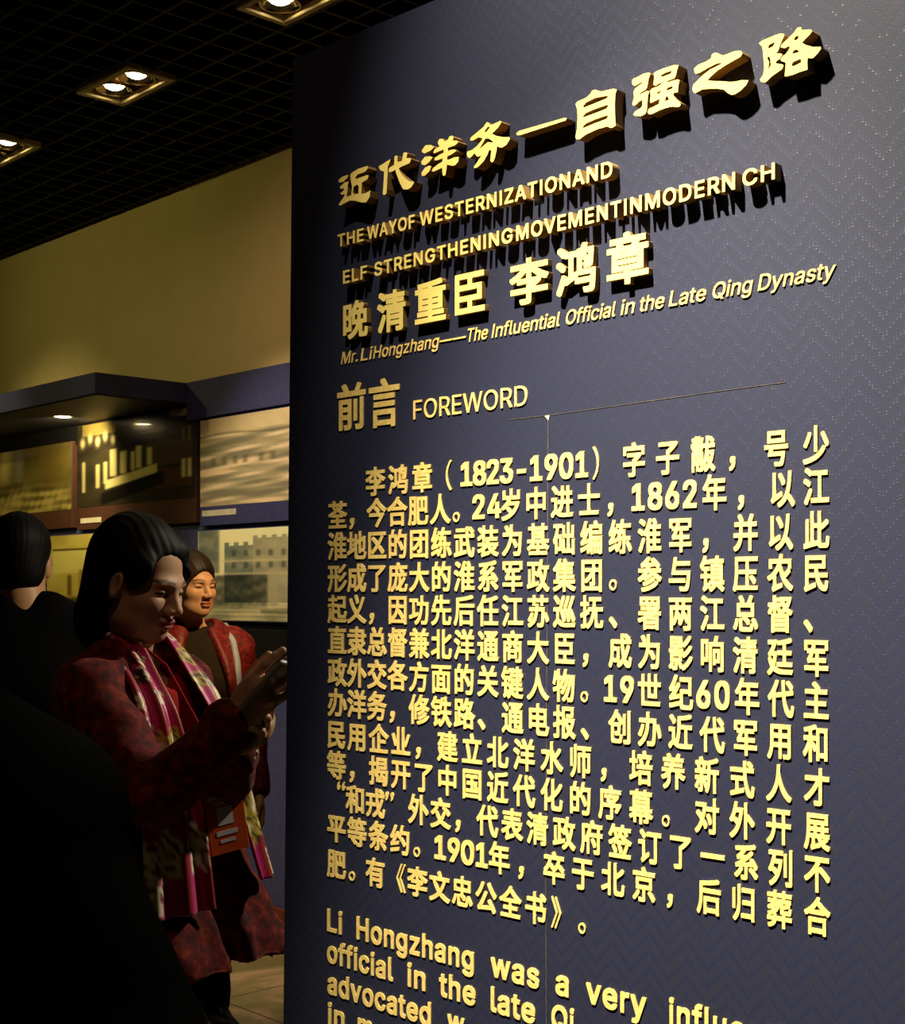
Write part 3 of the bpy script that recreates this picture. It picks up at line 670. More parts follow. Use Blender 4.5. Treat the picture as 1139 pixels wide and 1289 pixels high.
 [365,[[182,-8,157,-7,133,-3,112,3,93,12,76,24,62,38,50,54,41,73,36,94,94,107,101,87,111,72,124,60,141,52,160,47,181,45,206,47,227,53,244,62,258,74,265,88,268,103,266,115,262,126,254,136,243,144,229,150,212,155,149,170,118,180,92,192,72,208,58,227,50,249,47,274,49,295,55,314,65,332,79,347,95,360,115,370,137,378,161,383,187,384,212,383,234,379,254,372,271,363,286,352,299,339,309,324,318,308,324,290,268,277,262,291,254,304,243,316,228,325,210,331,187,333,166,331,147,326,131,317,119,305,111,292,109,277,110,264,115,253,124,243,136,235,152,229,172,223,229,209,261,200,287,187,306,171,320,153,328,131,331,107,329,85,323,65,312,47,298,31,281,18,260,6,236,-2,210,-7]]],
 [227,[[204,379,204,327,6,327,6,379],[65,471,126,471,126,98,127,83,130,70,136,61,144,55,156,51,170,50,185,51,202,54,213,2,192,-3,168,-4,138,-1,113,7,92,21,77,41,68,64,65,93]]],
 [410,[[182,-5,158,-3,135,2,115,11,97,23,82,39,69,59,60,82,54,109,53,139,53,379,114,379,114,144,116,117,124,94,137,75,154,61,175,53,200,50,218,51,234,55,249,62,263,71,274,83,283,97,290,113,295,132,296,153,296,379,357,379,357,0,298,0,298,92,307,92,294,60,277,35,257,17,234,5,209,-3]]],
 [389,[[163,0,17,379,84,379,165,155,187,87,206,21,184,21,203,87,224,155,305,379,371,379,226,0]]],
 [567,[[138,0,23,379,87,379,133,214,154,137,175,41,165,41,186,135,206,214,252,379,316,379,362,214,382,136,402,41,391,41,413,135,434,214,480,379,545,379,429,0,368,0,319,172,305,225,291,280,277,338,291,338,277,280,263,225,248,172,199,0]]],
 [389,[[47,-139,61,-86,71,-87,104,-89,113,-86,122,-81,130,-74,138,-64,145,-51,151,-36,163,-1,17,379,84,379,165,155,187,87,206,21,184,21,202,87,224,155,305,379,371,379,204,-58,177,-107,165,-119,153,-128,139,-136,125,-141,109,-144,91,-145,65,-143]]],
 [380,[[42,0,42,46,254,320,254,323,48,323,48,379,333,379,333,331,126,60,126,56,339,56,339,0]]],
 [699,[[699,244,699,188,0,188,0,244]]],
]
for _k, (_a, _p) in zip(_CODES, _SHAPES):
    LATIN[chr(_k)] = (_a / 1000, [np.array(q, float).reshape(-1, 2) / 1000 for q in _p])
GR = 260                                       # raster cells per em
GLO, GHI = -0.14, 1.14
def raster_polys(polys, lo, hi):
    """even-odd scan of closed polygons on a square raster"""
    n = int(round((hi - lo) * GR))
    img = np.zeros((n, n), bool)
    ys = lo + (np.arange(n) + 0.5) / GR
    P0_ = np.concatenate(polys); P1_ = np.concatenate([np.roll(p, -1, 0) for p in polys])
    for j, y in enumerate(ys):
        a, c = P0_[:, 1], P1_[:, 1]
        m_ = (a <= y) != (c <= y)
        if not m_.any(): continue
        xs = np.sort(P0_[m_, 0] + (y - a[m_]) / (c[m_] - a[m_]) * (P1_[m_, 0] - P0_[m_, 0]))
        ii = np.clip(np.round((xs - lo) * GR).astype(int), 0, n)
        for k in range(0, len(ii) - 1, 2):
            img[ii[k]:ii[k + 1], j] = True
    return img
def raster_tris(V, T, lo, hi):
    n = int(round((hi - lo) * GR))
    img = np.zeros((n, n), bool)
    for tri in T:
        p = (V[tri] - lo) * GR - 0.5
        a = np.clip(np.floor(p.min(0)).astype(int), 0, n - 1); c = np.clip(np.ceil(p.max(0)).astype(int) + 1, 1, n)
        X, Y = np.meshgrid(np.arange(a[0], c[0]), np.arange(a[1], c[1]), indexing='ij')
        def ed(u, w): return (w[0] - u[0]) * (Y - u[1]) - (w[1] - u[1]) * (X - u[0])
        e = [ed(p[0], p[1]), ed(p[1], p[2]), ed(p[2], p[0])]
        ins = ((e[0] >= -1e-6) & (e[1] >= -1e-6) & (e[2] >= -1e-6)) | ((e[0] <= 1e-6) & (e[1] <= 1e-6) & (e[2] <= 1e-6))
        img[a[0]:c[0], a[1]:c[1]] |= ins
    return img
def contours(img, grow_x, grow_y, blur=1.3):
    """thicken the strokes, soften, and walk the 0.5 level; returns closed loops in raster cells"""
    g_ = img.astype(np.float32)
    for ax, r_ in ((0, grow_x), (1, grow_y)):
        k = int(r_); fr = r_ - k
        o = g_.copy()
        for d in range(1, k + 1):
            o = np.maximum(o, np.maximum(np.roll(g_, d, ax), np.roll(g_, -d, ax)))
        if fr > 0.01:
            e = np.maximum(np.roll(g_, k + 1, ax), np.roll(g_, -k - 1, ax))
            o = np.maximum(o, e * fr)
        g_ = o
    kern = np.exp(-0.5 * (np.arange(-4, 5) / blur) ** 2); kern /= kern.sum()
    for ax in (0, 1):
        g_ = sum(w * np.roll(g_, d, ax) for w, d in zip(kern, range(-4, 5)))
    A = g_ - 0.5
    S = A > 0
    c = S[:-1, :-1] * 1 + S[1:, :-1] * 2 + S[1:, 1:] * 4 + S[:-1, 1:] * 8
    nxt = {}
    # edges: 0 bottom, 1 right, 2 top, 3 left; solid on the left of the walk
    T = {1: [(0, 3)], 2: [(1, 0)], 3: [(1, 3)], 4: [(2, 1)], 5: [(0, 3), (2, 1)], 6: [(2, 0)], 7: [(2, 3)],
         8: [(3, 2)], 9: [(0, 2)], 10: [(1, 0), (3, 2)], 11: [(1, 2)], 12: [(3, 1)], 13: [(0, 1)], 14: [(3, 0)]}
    def key(i, j, e):
        return ((i, j, 0), (i + 1, j, 1), (i, j + 1, 0), (i, j, 1))[e]
    for i, j in np.argwhere((c > 0) & (c < 15)):
        for a, b2 in T[int(c[i, j])]:
            nxt[key(i, j, a)] = key(i, j, b2)
    def pos(k):
        i, j, v = k
        i2, j2 = (i + 1, j) if v == 0 else (i, j + 1)
        a, b2 = A[i, j], A[i2, j2]
        t_ = a / (a - b2)
        return (i + t_ * (i2 - i), j + t_ * (j2 - j))
    loops = []
    while nxt:
        s0, cur = next(iter(nxt.items()))
        del nxt[s0]
        loop = [pos(s0)]
        while cur != s0:
            loop.append(pos(cur))
            cur = nxt.pop(cur, s0)
        if len(loop) > 12:
            loops.append(np.array(loop))
    return loops
def rdp(P, eps):
    def rec(a, b2, out):
        st = [(a, b2)]
        keep = {a, b2}
        while st:
            i, j = st.pop()
            if j - i < 2: continue
            d = P[j] - P[i]; L = math.hypot(*d)
            q = P[i + 1:j] - P[i]
            dist = np.abs(q[:, 0] * d[1] - q[:, 1] * d[0]) / L if L > 1e-9 else np.hypot(q[:, 0], q[:, 1])
            k = int(dist.argmax())
            if dist[k] > eps:
                k += i + 1; keep.add(k); st += [(i, k), (k, j)]
        return sorted(keep)
    far = int(np.hypot(*(P - P[0]).T).argmax())
    P = np.concatenate([P, P[:1]])
    k1 = rec(0, far, None); k2 = rec(far, len(P) - 1, None)
    return P[k1 + k2[1:-1]]
_tmp = bpy.data.curves.new('glyph_source', 'FONT')
_tmpo = bpy.data.objects.new('glyph_source', _tmp)
COL.objects.link(_tmpo)
CACHE = {}
def glyph(ch, bold=0.018, boldy=None):
    """closed outlines in em units (x right, y up), and the advance"""
    boldy = bold if boldy is None else boldy
    k = (ch, bold, boldy)
    if k in CACHE: return CACHE[k]
    if ch in LATIN:
        adv, polys = LATIN[ch]
        lo, hi = -0.32, 0.96
        img = raster_polys(polys, lo, hi)
    else:
        _tmp.body = ch
        ev = _tmpo.evaluated_get(bpy.context.evaluated_depsgraph_get())
        me = ev.to_mesh()
        V = np.array([v.co[:2] for v in me.vertices]); me.calc_loop_triangles()
        T = np.array([t_.vertices[:] for t_ in me.loop_triangles])
        ev.to_mesh_clear()
        adv, lo, hi = 1.0, -0.32, 1.08
        img = raster_tris(V, T, lo, hi)
    out = [rdp(lp, 0.30) / GR + lo + 0.5 / GR for lp in contours(img, bold * GR, boldy * GR)]
    CACHE[k] = (adv, out)
    return CACHE[k]
def solid(loops, depth, base):
    """fill outlines given in panel (u, v) metres and give them depth; returns panel-local vertices and faces"""
    cu = bpy.data.curves.new('fill', 'CURVE')
    cu.dimensions = '2D'; cu.fill_mode = 'BOTH'; cu.extrude = depth / 2
    for lp in loops:
        s = cu.splines.new('POLY')
        s.points.add(len(lp) - 1)
        s.points.foreach_set('co', np.concatenate([lp, np.zeros((len(lp), 1)), np.ones((len(lp), 1))], 1).ravel())
        s.use_cyclic_u = True
    o = bpy.data.objects.new('fill', cu)
    me = o.to_mesh()
    v = np.array([p.co[:] for p in me.vertices])
    f = [tuple(p.vertices) for p in me.polygons]
    o.to_mesh_clear()
    bpy.data.objects.remove(o); bpy.data.curves.remove(cu)
    return np.stack([v[:, 0], -(v[:, 2] + depth / 2 + base), v[:, 1]], 1), f

# ------------------------------------------------------------------ materials of the panel
# navy wall covering, woven in zigzag rows of short threads with a few shiny ones
m, t, b = nt('navy_herringbone_covering')
def mth(op, a, b2=None, c=None):
    n = N(t, 'ShaderNodeMath', operation=op)
    for i, x in enumerate((a, b2, c)):
        if x is None: continue
        if isinstance(x, (int, float)): n.inputs[i].default_value = x
        else: t.links.new(x, n.inputs[i])
    return n.outputs[0]
tc = N(t, 'ShaderNodeTexCoord')
sp = N(t, 'ShaderNodeSeparateXYZ')
t.links.new(tc.outputs['Object'], sp.inputs[0])
U, Vv = sp.outputs['X'], sp.outputs['Z']
TH = 0.0040                                     # width of one thread column
colid = mth('FLOOR', mth('DIVIDE', U, TH))
tri = mth('ABSOLUTE', mth('SUBTRACT', mth('FRACT', mth('DIVIDE', colid, 14.0)), 0.5))     # 0..0.5..0 over 14 columns
zz = mth('DIVIDE', mth('ADD', Vv, mth('MULTIPLY', tri, 0.058)), 0.0215)
thread = mth('LESS_THAN', mth('FRACT', zz), 0.36)
fx = mth('FRACT', mth('DIVIDE', U, TH))
thread = mth('MULTIPLY', thread, mth('LESS_THAN', mth('ABSOLUTE', mth('SUBTRACT', fx, 0.5)), 0.30))
rowid = mth('FLOOR', zz)
wn = N(t, 'ShaderNodeTexWhiteNoise', noise_dimensions='2D')
cb = N(t, 'ShaderNodeCombineXYZ')
t.links.new(colid, cb.inputs[0]); t.links.new(rowid, cb.inputs[1])
t.links.new(cb.outputs[0], wn.inputs['Vector'])
glint = mth('MULTIPLY', mth('GREATER_THAN', wn.outputs['Value'], 0.80),
            mth('MULTIPLY', mth('LESS_THAN', mth('ABSOLUTE', mth('SUBTRACT', mth('FRACT', zz), 0.86)), 0.02),
                mth('LESS_THAN', mth('ABSOLUTE', mth('SUBTRACT', fx, 0.5)), 0.25)))
weave = N(t, 'ShaderNodeTexNoise', i_Scale=1.0, i_Detail=2.0)
mp = N(t, 'ShaderNodeMapping'); mp.inputs['Scale'].default_value = (260, 260, 900)
t.links.new(tc.outputs['Object'], mp.inputs[0]); t.links.new(mp.outputs[0], weave.inputs['Vector'])
mc = N(t, 'ShaderNodeMix', data_type='RGBA')
t.links.new(thread, mc.inputs[0])
mc.inputs[6].default_value = srgb(38, 40, 57)
mc.inputs[7].default_value = srgb(17, 25, 56)
mg = N(t, 'ShaderNodeMix', data_type='RGBA')
t.links.new(glint, mg.inputs[0])
t.links.new(mc.outputs[2], mg.inputs[6])
mg.inputs[7].default_value = srgb(150, 140, 140)
t.links.new(glint, b.inputs['Metallic'])
t.links.new(mg.outputs[2], b.inputs['Base Color'])
rg = mth('SUBTRACT', 0.46, mth('MULTIPLY', thread, -0.14))
t.links.new(rg, b.inputs['Roughness'])
b.inputs['Specular IOR Level'].default_value = 0.6
hsum = mth('ADD', mth('MULTIPLY', thread, -0.6), mth('MULTIPLY', weave.outputs['Fac'], 0.5))
bump(t, b, hsum, 0.35, 0.0006)
M_COVER = m
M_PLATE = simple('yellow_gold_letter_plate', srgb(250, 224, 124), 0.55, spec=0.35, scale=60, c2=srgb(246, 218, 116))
M_EDGE = simple('brown_shaded_letter_edge', srgb(150, 116, 60), 0.6, spec=0.3, scale=60)  # letter sides coloured darker than the faces, in place of their shade
M_VINYL = simple('yellow_gold_cut_letter', srgb(246, 214, 126), 0.6, spec=0.3, scale=160, c2=srgb(232, 196, 104))
M_SEAM = simple('dull_brown_seam', srgb(96, 80, 62), 0.7, scale=120, c2=srgb(66, 58, 52))
M_CHIP = simple('bare_pale_chip', srgb(250, 232, 170), 0.6)

# ------------------------------------------------------------------ the panel
panel = thing('exhibition_panel', 'tall free-standing navy panel with raised gold Chinese and English lettering', 'exhibition panel', (P0[0], P0[1], 0), PROT)
ptop = panel_uv(367, 75)[1]
uL0, uL1 = panel_uv(350.5, 1200)[0], panel_uv(368.5, 75)[0]
uR = 1.075
v = [(uL0, 0, 0), (uR, 0, 0), (uR, 0, ptop), (uL1, 0, ptop), (uL0 + 0.004, 0.11, 0), (uR, 0.11, 0), (uR, 0.11, ptop), (uL1 + 0.004, 0.11, ptop)]
mesh_obj('covered_board', v, [(0, 1, 2, 3), (5, 4, 7, 6), (4, 0, 3, 7), (1, 5, 6, 2), (3, 2, 6, 7), (4, 5, 1, 0)], M_COVER, panel)
def seam(name, pts, w, mat):
    q = np.array([panel_uv(*p) for p in pts])
    mbs = MB()
    for a, c in zip(q[:-1], q[1:]):
        d = unit(c - a); n_ = np.array([-d[1], d[0]]) * w / 2
        ring = [a - n_, c - n_, c + n_, a + n_]
        vv = [(p[0], -0.0001, p[1]) for p in ring] + [(p[0], -0.0005, p[1]) for p in ring]
        mbs.add(vv, [(7, 6, 5, 4), (0, 4, 5, 1), (1, 5, 6, 2), (2, 6, 7, 3), (3, 7, 4, 0)][::1])
    return mbs.build(name, mat, panel)
seam('upright_seam', [(690, 529), (689.5, 700), (688, 900), (687, 1100), (688, 1330)], 0.0011, M_SEAM)
seam('level_seam', [(640, 528.5), (689, 523), (760, 513), (820, 504.5), (900, 493), (990, 481)], 0.0006, M_SEAM)
q = [panel_uv(*p) for p in ((686, 523.5), (692, 522.8), (690.5, 529))]
mesh_obj('chipped_corner', [(a, -0.0002, c) for a, c in q] + [(a, -0.0008, c) for a, c in q], [(5, 4, 3), (0, 3, 4, 1), (1, 4, 5, 2), (2, 5, 3, 0)], M_CHIP, panel)

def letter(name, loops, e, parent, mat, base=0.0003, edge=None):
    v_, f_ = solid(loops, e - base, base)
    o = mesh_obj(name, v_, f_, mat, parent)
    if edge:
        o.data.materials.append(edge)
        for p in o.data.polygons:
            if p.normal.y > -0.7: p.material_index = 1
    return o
def text_line(name='text_line'):
    o = bpy.data.objects.new(name, None)
    o.empty_display_size = 0.05
    COL.objects.link(o)
    o.parent = panel
    return o
# --- the title, large calligraphic characters cut from thick plate
E_TITLE, E_LINE, E_NAME, E_FLAT = 0.0175, 0.0150, 0.0090, 0.0016
def trace(name, ox, oy, sc, loops, e, line):
    L = []
    for lp in loops:
        L.append(np.array([panel_uv(ox + x / sc, oy + y / sc, e) for x, y in lp]))
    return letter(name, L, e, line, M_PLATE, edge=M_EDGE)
TITLE = [
 (415, 195, 9.49, [[(105,300),(150,260),(222,235),(215,265),(165,320),(110,330)],
  [(125,375),(185,325),(228,318),(214,360),(208,440),(198,502),(258,480),(266,380),(255,330),(245,240),(260,215),(340,165),(450,130),(457,160),(420,200),(330,235),(302,280),(325,285),(440,240),(465,245),(450,290),(385,330),(380,400),(378,465),(420,460),(485,425),(477,500),(435,565),(390,570),(300,545),(240,545),(180,575),(130,605),(105,600),(120,570),(170,500),(182,470),(140,472),(125,460),(172,420),(175,402),(135,405),(122,395)],
  [(285,380),(330,350),(345,380),(342,460),(290,475),(275,450)]]),
 (465, 175, 14.2375, [[(165,490),(270,425),(375,358),(368,400),(340,460),(325,510),(325,600),(318,750),(310,900),(300,985),(262,1005),(235,985),(245,880),(255,720),(262,580),(215,570),(180,540)],
  [(345,530),(380,500),(440,465),(445,400),(450,310),(480,295),(500,310),(497,400),(530,410),(580,390),(595,330),(605,250),(650,235),(680,255),(660,340),(735,342),(745,360),(720,430),(640,465),(560,500),(525,525),(545,580),(600,660),(660,720),(720,760),(800,765),(790,800),(740,870),(690,900),(620,905),(590,880),(545,790),(500,670),(470,590),(468,550),(400,585),(355,600),(345,570)]]),
 (515, 140, 7.593, [[(120,375),(155,325),(205,322),(238,343),(205,375),(150,402),(125,395)],
  [(115,480),(150,435),(200,430),(225,440),(195,480),(155,515),(120,510)],
  [(118,585),(150,540),(190,520),(212,525),(195,570),(150,615),(120,618)],
  [(275,290),(290,265),(320,262),(332,282),(345,290),(370,270),(385,240),(410,233),(425,250),(415,280),(455,280),(470,295),(440,325),(370,350),(370,382),(400,368),(440,365),(450,380),(400,415),(365,430),(362,465),(385,460),(430,440),(475,435),(470,480),(440,515),(410,522),(360,510),(355,560),(345,612),(325,617),(318,600),(315,540),(270,560),(235,577),(214,572),(227,545),(270,510),(318,480),(318,450),(270,468),(240,470),(245,445),(290,415),(330,395),(328,365),(280,385),(242,402),(230,395),(242,365),(290,335),(275,310)]]),
 (515, 140, 7.593, [[(580,275),(590,250),(650,200),(710,150),(740,105),(765,110),(770,130),(800,125),(870,92),(882,105),(850,155),(790,215),(830,235),(900,248),(960,248),(960,270),(930,320),(885,348),(860,345),(840,330),(835,370),(820,440),(805,480),(785,488),(775,470),(780,420),(785,375),(765,370),(745,420),(710,480),(660,530),(630,545),(615,535),(650,485),(680,440),(690,420),(660,435),(640,425),(625,400),(600,430),(580,447),(560,440),(550,410),(555,385),(600,370),(650,330),(690,280),(700,255),(660,250),(620,275),(595,282)],
  [(720,190),(755,145),(770,155),(740,195),(722,203)], [(670,360),(700,310),(730,260),(760,260),(800,290),(795,300),(750,295),(710,330)]]),
 (640, 100, 7.593, [[(75,515),(100,492),(540,365),(558,372),(545,392),(110,532),(80,533)]]),
 (640, 100, 7.593, [[(640,235),(660,210),(740,175),(780,140),(800,105),(830,98),(860,108),(885,115),(1000,88),(1035,95),(1020,140),(1015,250),(1020,400),(1025,440),(990,462),(965,460),(945,448),(850,475),(740,525),(680,570),(650,572),(640,550),(655,470),(660,350),(655,280)],
  [(710,260),(740,220),(830,175),(940,155),(952,165),(930,185),(830,225),(720,270)], [(710,350),(740,320),(830,280),(940,243),(955,252),(935,280),(820,325),(715,363)], [(710,450),(740,420),(830,380),(940,343),(953,352),(935,378),(820,420),(715,465)]]),
 (785, 70, 12.656, [[(130,410),(145,370),(230,335),(310,290),(400,268),(425,290),(395,370),(385,440),(370,510),(345,545),(300,570),(250,608),(235,630),(300,600),(370,560),(408,570),(385,640),(375,760),(365,880),(340,930),(270,965),(180,960),(150,940),(180,890),(260,845),(295,800),(300,700),(240,735),(180,795),(140,795),(138,750),(165,670),(155,580),(185,520),(290,440),(305,420),(280,425),(185,480),(150,475),(132,440)],
  [(480,275),(520,250),(640,200),(800,150),(875,152),(850,220),(830,320),(800,365),(700,400),(690,430),(760,405),(860,378),(890,395),(870,470),(860,580),(790,595),(790,630),(830,690),(900,750),(905,790),(870,820),(780,810),(680,830),(560,875),(450,930),(400,935),(380,900),(400,850),(500,800),(560,770),(575,690),(500,720),(430,755),(418,730),(430,640),(416,560),(450,525),(540,490),(600,455),(605,435),(560,445),(510,480),(470,465),(485,370)],
  [(585,340),(600,305),(680,265),(755,245),(765,262),(740,290),(640,330)], [(675,545),(700,510),(770,485),(785,500),(765,530),(690,557)], [(520,610),(540,580),(590,560),(592,580),(560,605)], [(650,725),(670,660),(690,640),(715,680),(720,710)]]),
 (860, 50, 11.39, [[(155,410),(210,360),(320,315),(395,270),(410,210),(450,185),(500,195),(560,225),(620,210),(700,175),(780,157),(830,162),(848,195),(820,245),(720,300),(600,370),(480,450),(390,530),(345,580),(420,592),(560,595),(660,605),(730,602),(830,580),(935,580),(900,650),(820,730),(740,780),(690,790),(640,765),(580,715),(480,700),(380,703),(270,712),(210,745),(165,768),(140,745),(130,700),(145,640),(210,580),(270,515),(380,430),(540,350),(545,328),(470,345),(340,410),(240,470),(180,490),(160,470)]]),
 (945, 20, 10.355, [[(103,355),(150,320),(270,270),(380,228),(425,232),(438,250),(410,310),(385,370),(365,430),(345,470),(320,490),(395,490),(408,508),(375,560),(330,590),(325,620),(400,630),(425,640),(410,690),(340,740),(270,790),(210,850),(180,870),(125,855),(120,825),(160,770),(175,680),(165,560),(155,440),(145,400)],
  [(222,415),(235,380),(300,343),(312,355),(290,395),(235,425)], [(210,545),(240,525),(255,570),(262,640),(235,690),(228,680),(235,600)],
  [(388,405),(402,370),(480,300),(560,220),(600,160),(635,143),(660,155),(665,180),(720,180),(780,175),(800,200),(770,240),(700,310),(665,350),(720,380),(810,405),(910,402),(915,425),(870,490),(810,550),(770,552),(740,545),(735,600),(738,700),(640,730),(540,770),(450,790),(440,780),(450,700),(455,610),(430,598),(400,590),(385,568),(412,530),(450,500),(490,450),(510,405),(490,395),(440,420),(402,414)],
  [(560,305),(580,270),(610,260),(628,272),(605,310),(575,320)], [(535,495),(560,450),(590,435),(635,462),(600,480)], [(533,630),(550,600),(640,562),(660,568),(650,610),(560,655),(535,650)]]),
]
line = text_line('title_line')
for i, (ox, oy, sc_, loops) in enumerate(TITLE):
    nm = 'raised_dash' if i == 4 else 'raised_character'
    trace(nm, ox, oy, sc_, loops, E_TITLE, line)

# --- lines of type set along the panel
SV = -1140.0                                    # spacing of equal cells along a row in the picture
def sx(x): return 1.0 / (x - SV)
def lerp_x(xa, xb, t_): return 1.0 / (sx(xa) + (sx(xb) - sx(xa)) * t_) + SV
def place(ch, uc, vc, w, h, bold, e_face, shear=0.0, boldy=None):
    """outlines of one Chinese character centred on (uc, vc), its em box w wide and h high"""
    adv, lps = glyph(ch, bold, boldy)
    return [np.stack([uc + (lp[:, 0] - 0.5) * w, vc + (lp[:, 1] - 0.38) * h], 1) for lp in lps]
EM_FIX = {'raise': 0.0}
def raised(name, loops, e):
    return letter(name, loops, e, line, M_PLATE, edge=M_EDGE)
def latin_line(text, xa, ya, xb, yb, cap_px_a, bold, e, split, name, shear=0.0, boldy=None, track=0.0):
    """text whose ink runs from picture point a to picture point b along the baseline"""
    (ua, va), (ub, vb) = panel_uv(xa, ya, e), panel_uv(xb, yb, e)
    va2 = panel_uv(xa, ya - cap_px_a, e)[1]
    cap = va2 - va
    caph = max(p[:, 1].max() for p in LATIN['H'][1]) + 2 * (bold if boldy is None else boldy)
    sy = cap / caph
    x = 0.0; lay = []
    for ch in text:
        if ch == ' ':
            x += 0.22; continue
        adv, lps = glyph(ch, bold, boldy)
        lay.append((x, ch, lps)); x += adv + track
    xs0 = lay[0][0] + min(p[:, 0].min() for p in lay[0][2])
    xs1 = lay[-1][0] + max(p[:, 0].max() for p in lay[-1][2])
    kx = (ub - ua) / (xs1 - xs0)
    allp = []
    for x, ch, lps in lay:
        L = []
        for p in lps:
            X = (x + p[:, 0] - xs0) * kx + ua
            Y = p[:, 1] * sy
            L.append(np.stack([X + shear * Y, va + (vb - va) * (X - ua) / (ub - ua) + Y], 1))
        if split: raised(name, L, e)
        else: allp.append(L)
    return allp
# second and third lines: raised capitals
for text, xa, ya, xb, yb, cap in (('THE', 424.7, 311, 457.5, 302.6, 16.0), ('WAYOF', 462, 301.4, 522, 286, 16.5),
                                  ('WESTERNIZATIONAND', 528, 284.4, 770.5, 221.5, 17.8),
                                  ('ELF', 431.6, 357, 462, 349.6, 16.4), ('STRENGTHENING', 471, 347.4, 645, 303.9, 17.0),
                                  ('MOVEMENTINMODERN', 649.7, 302.8, 925, 237.4, 19.2), ('CH', 934.5, 234.5, 975, 224.6, 20.6)):
    if text in ('THE', 'ELF'): line = text_line('raised_text_line')
    latin_line(text, xa, ya, xb, yb, cap, 0.015, E_LINE, True, 'raised_letter', track=0.045, boldy=0.017)
# fourth line: raised name
line = text_line('raised_name_line')
for ch, x, y, hp, wp in (('晚', 446.5, 402, 49, 33), ('清', 492.6, 391.4, 54, 37), ('重', 541.3, 379.6, 57, 41), ('臣', 590, 368.5, 58, 44),
                         ('李', 665.5, 353.5, 60, 50), ('鸿', 725.0, 339, 65, 52), ('章', 789.6, 325, 67, 55)):
    uc, vc = panel_uv(x, y, E_NAME)
    w = panel_uv(x + wp / 2, y, E_NAME)[0] - panel_uv(x - wp / 2, y, E_NAME)[0]
    h = panel_uv(x, y - hp / 2, E_NAME)[1] - panel_uv(x, y + hp / 2, E_NAME)[1]
    raised('raised_character', place(ch, uc, vc, w, h, 0.026, E_NAME), E_NAME)
# flat cut lettering: each line is one strip of type
def flat_line(name, glyphs, piece, e=E_FLAT):
    ln = text_line(name)
    for lp in glyphs:
        letter(piece, lp, e, ln, M_VINYL, 0.0001)
    return ln
L = []
for text, xa, xb in (('Mr.', 429, 449.5), ('Li', 453.5, 467), ('Hongzhang', 469.5, 551), ('—', 552, 569), ('—', 567.5, 585), ('The', 586.5, 612.5),
                     ('Influential', 618.5, 703.5), ('Official', 711, 773.5), ('in', 780.5, 797), ('the', 803.5, 834.5), ('Late', 841.5, 887),
                     ('Qing', 895.5, 945), ('Dynasty', 953.5, 1049)):
    f_ = lambda x: 458.6 - 0.1765 * (x - 429)
    L += latin_line(text, xa, f_(xa), xb, f_(xb), 15.2 + (xa - 429) / 620 * 6.0, 0.006, E_FLAT, False, '', shear=0.21)
flat_line('italic_text_line', L, 'cut_letter')
def cell(ch, x, y, hp, wp, bold):
    uc, vc = panel_uv(x, y, E_FLAT)
    w = panel_uv(x + wp / 2, y, E_FLAT)[0] - panel_uv(x - wp / 2, y, E_FLAT)[0]
    h = panel_uv(x, y - hp / 2, E_FLAT)[1] - panel_uv(x, y + hp / 2, E_FLAT)[1]
    return [place(ch, uc, vc, w, h, bold, E_FLAT)]
flat_line('heading_line', cell('前', 441.7, 512, 61, 38, 0.021) + cell('言', 483, 507, 64, 41, 0.021), 'cut_character')
flat_line('heading_line', latin_line('FOREWORD', 520, 528, 663.3, 509.8, 23.6, 0.002, E_FLAT, False, ''), 'cut_letter')
# the thirteen Chinese rows: runs of (text, first centre, last centre) and the row's height at x = 424 and x = 1027
ROWS = [
 (610.0, 559.5, [('李鸿章', 472, 531), ('（', 556, 556), ('1823', 586.8, 637), ('-', 656, 656), ('1901', 674.5, 732), ('）', 759, 759), ('字子黻', 797.7, 884.5), ('，', 930, 930), ('号少', 976.7, 1026.8)]),
 (648.5, 611.8, [('荃，', 424.5, 449), ('今合肥人。', 473.5, 582), ('24', 602, 622), ('岁中进士，', 643, 776), ('1862', 803, 868), ('年', 899, 899), ('，', 941, 941), ('以江', 984, 1027)]),
 (687.5, 667.3, [('淮地区的团练武装为基础编练淮军，并以此', 424, 1027)]),
 (727.5, 720.5, [('形成了庞大的淮系军政集团。参与镇压农民', 424, 1027)]),
 (766.5, 773.5, [('起义，因功先后任江苏巡抚、署两江总督、', 424, 1027)]),
 (806.0, 828.0, [('直隶总督兼北洋通商大臣，成为影响清廷军', 424, 1027)]),
 (846.0, 882.0, [('政外交各方面的关键人物。', 424, 744), ('19', 768, 789), ('世纪', 817, 857), ('60', 885, 908.5), ('年代主', 940, 1027)]),
 (884.5, 936.0, [('办洋务，修铁路、通电报、创办近代军用和', 424, 1027)]),
 (924.5, 991.0, [('民用企业，建立北洋水师，培养新式人才', 423, 1028)]),
 (963.5, 1046.0, [('等，揭开了中国近代化的序幕。对外开展', 423, 1028)]),
 (1003.0, 1099.5, [('“', 429, 429), ('和戎', 447, 472), ('”', 490, 490), ('外交，代表清政府签订了一系列不', 526, 1028)]),
 (1043.0, 1153.5, [('平等条约。', 423, 532), ('1901', 553.6, 606), ('年', 628, 628), ('，', 663, 663), ('卒于北京，', 697, 851), ('后归葬合', 892, 1028)]),
 (1088.0, 1221.0, [('肥。', 423, 450), ('有《李文忠公全书》。', 472, 741)]),
]
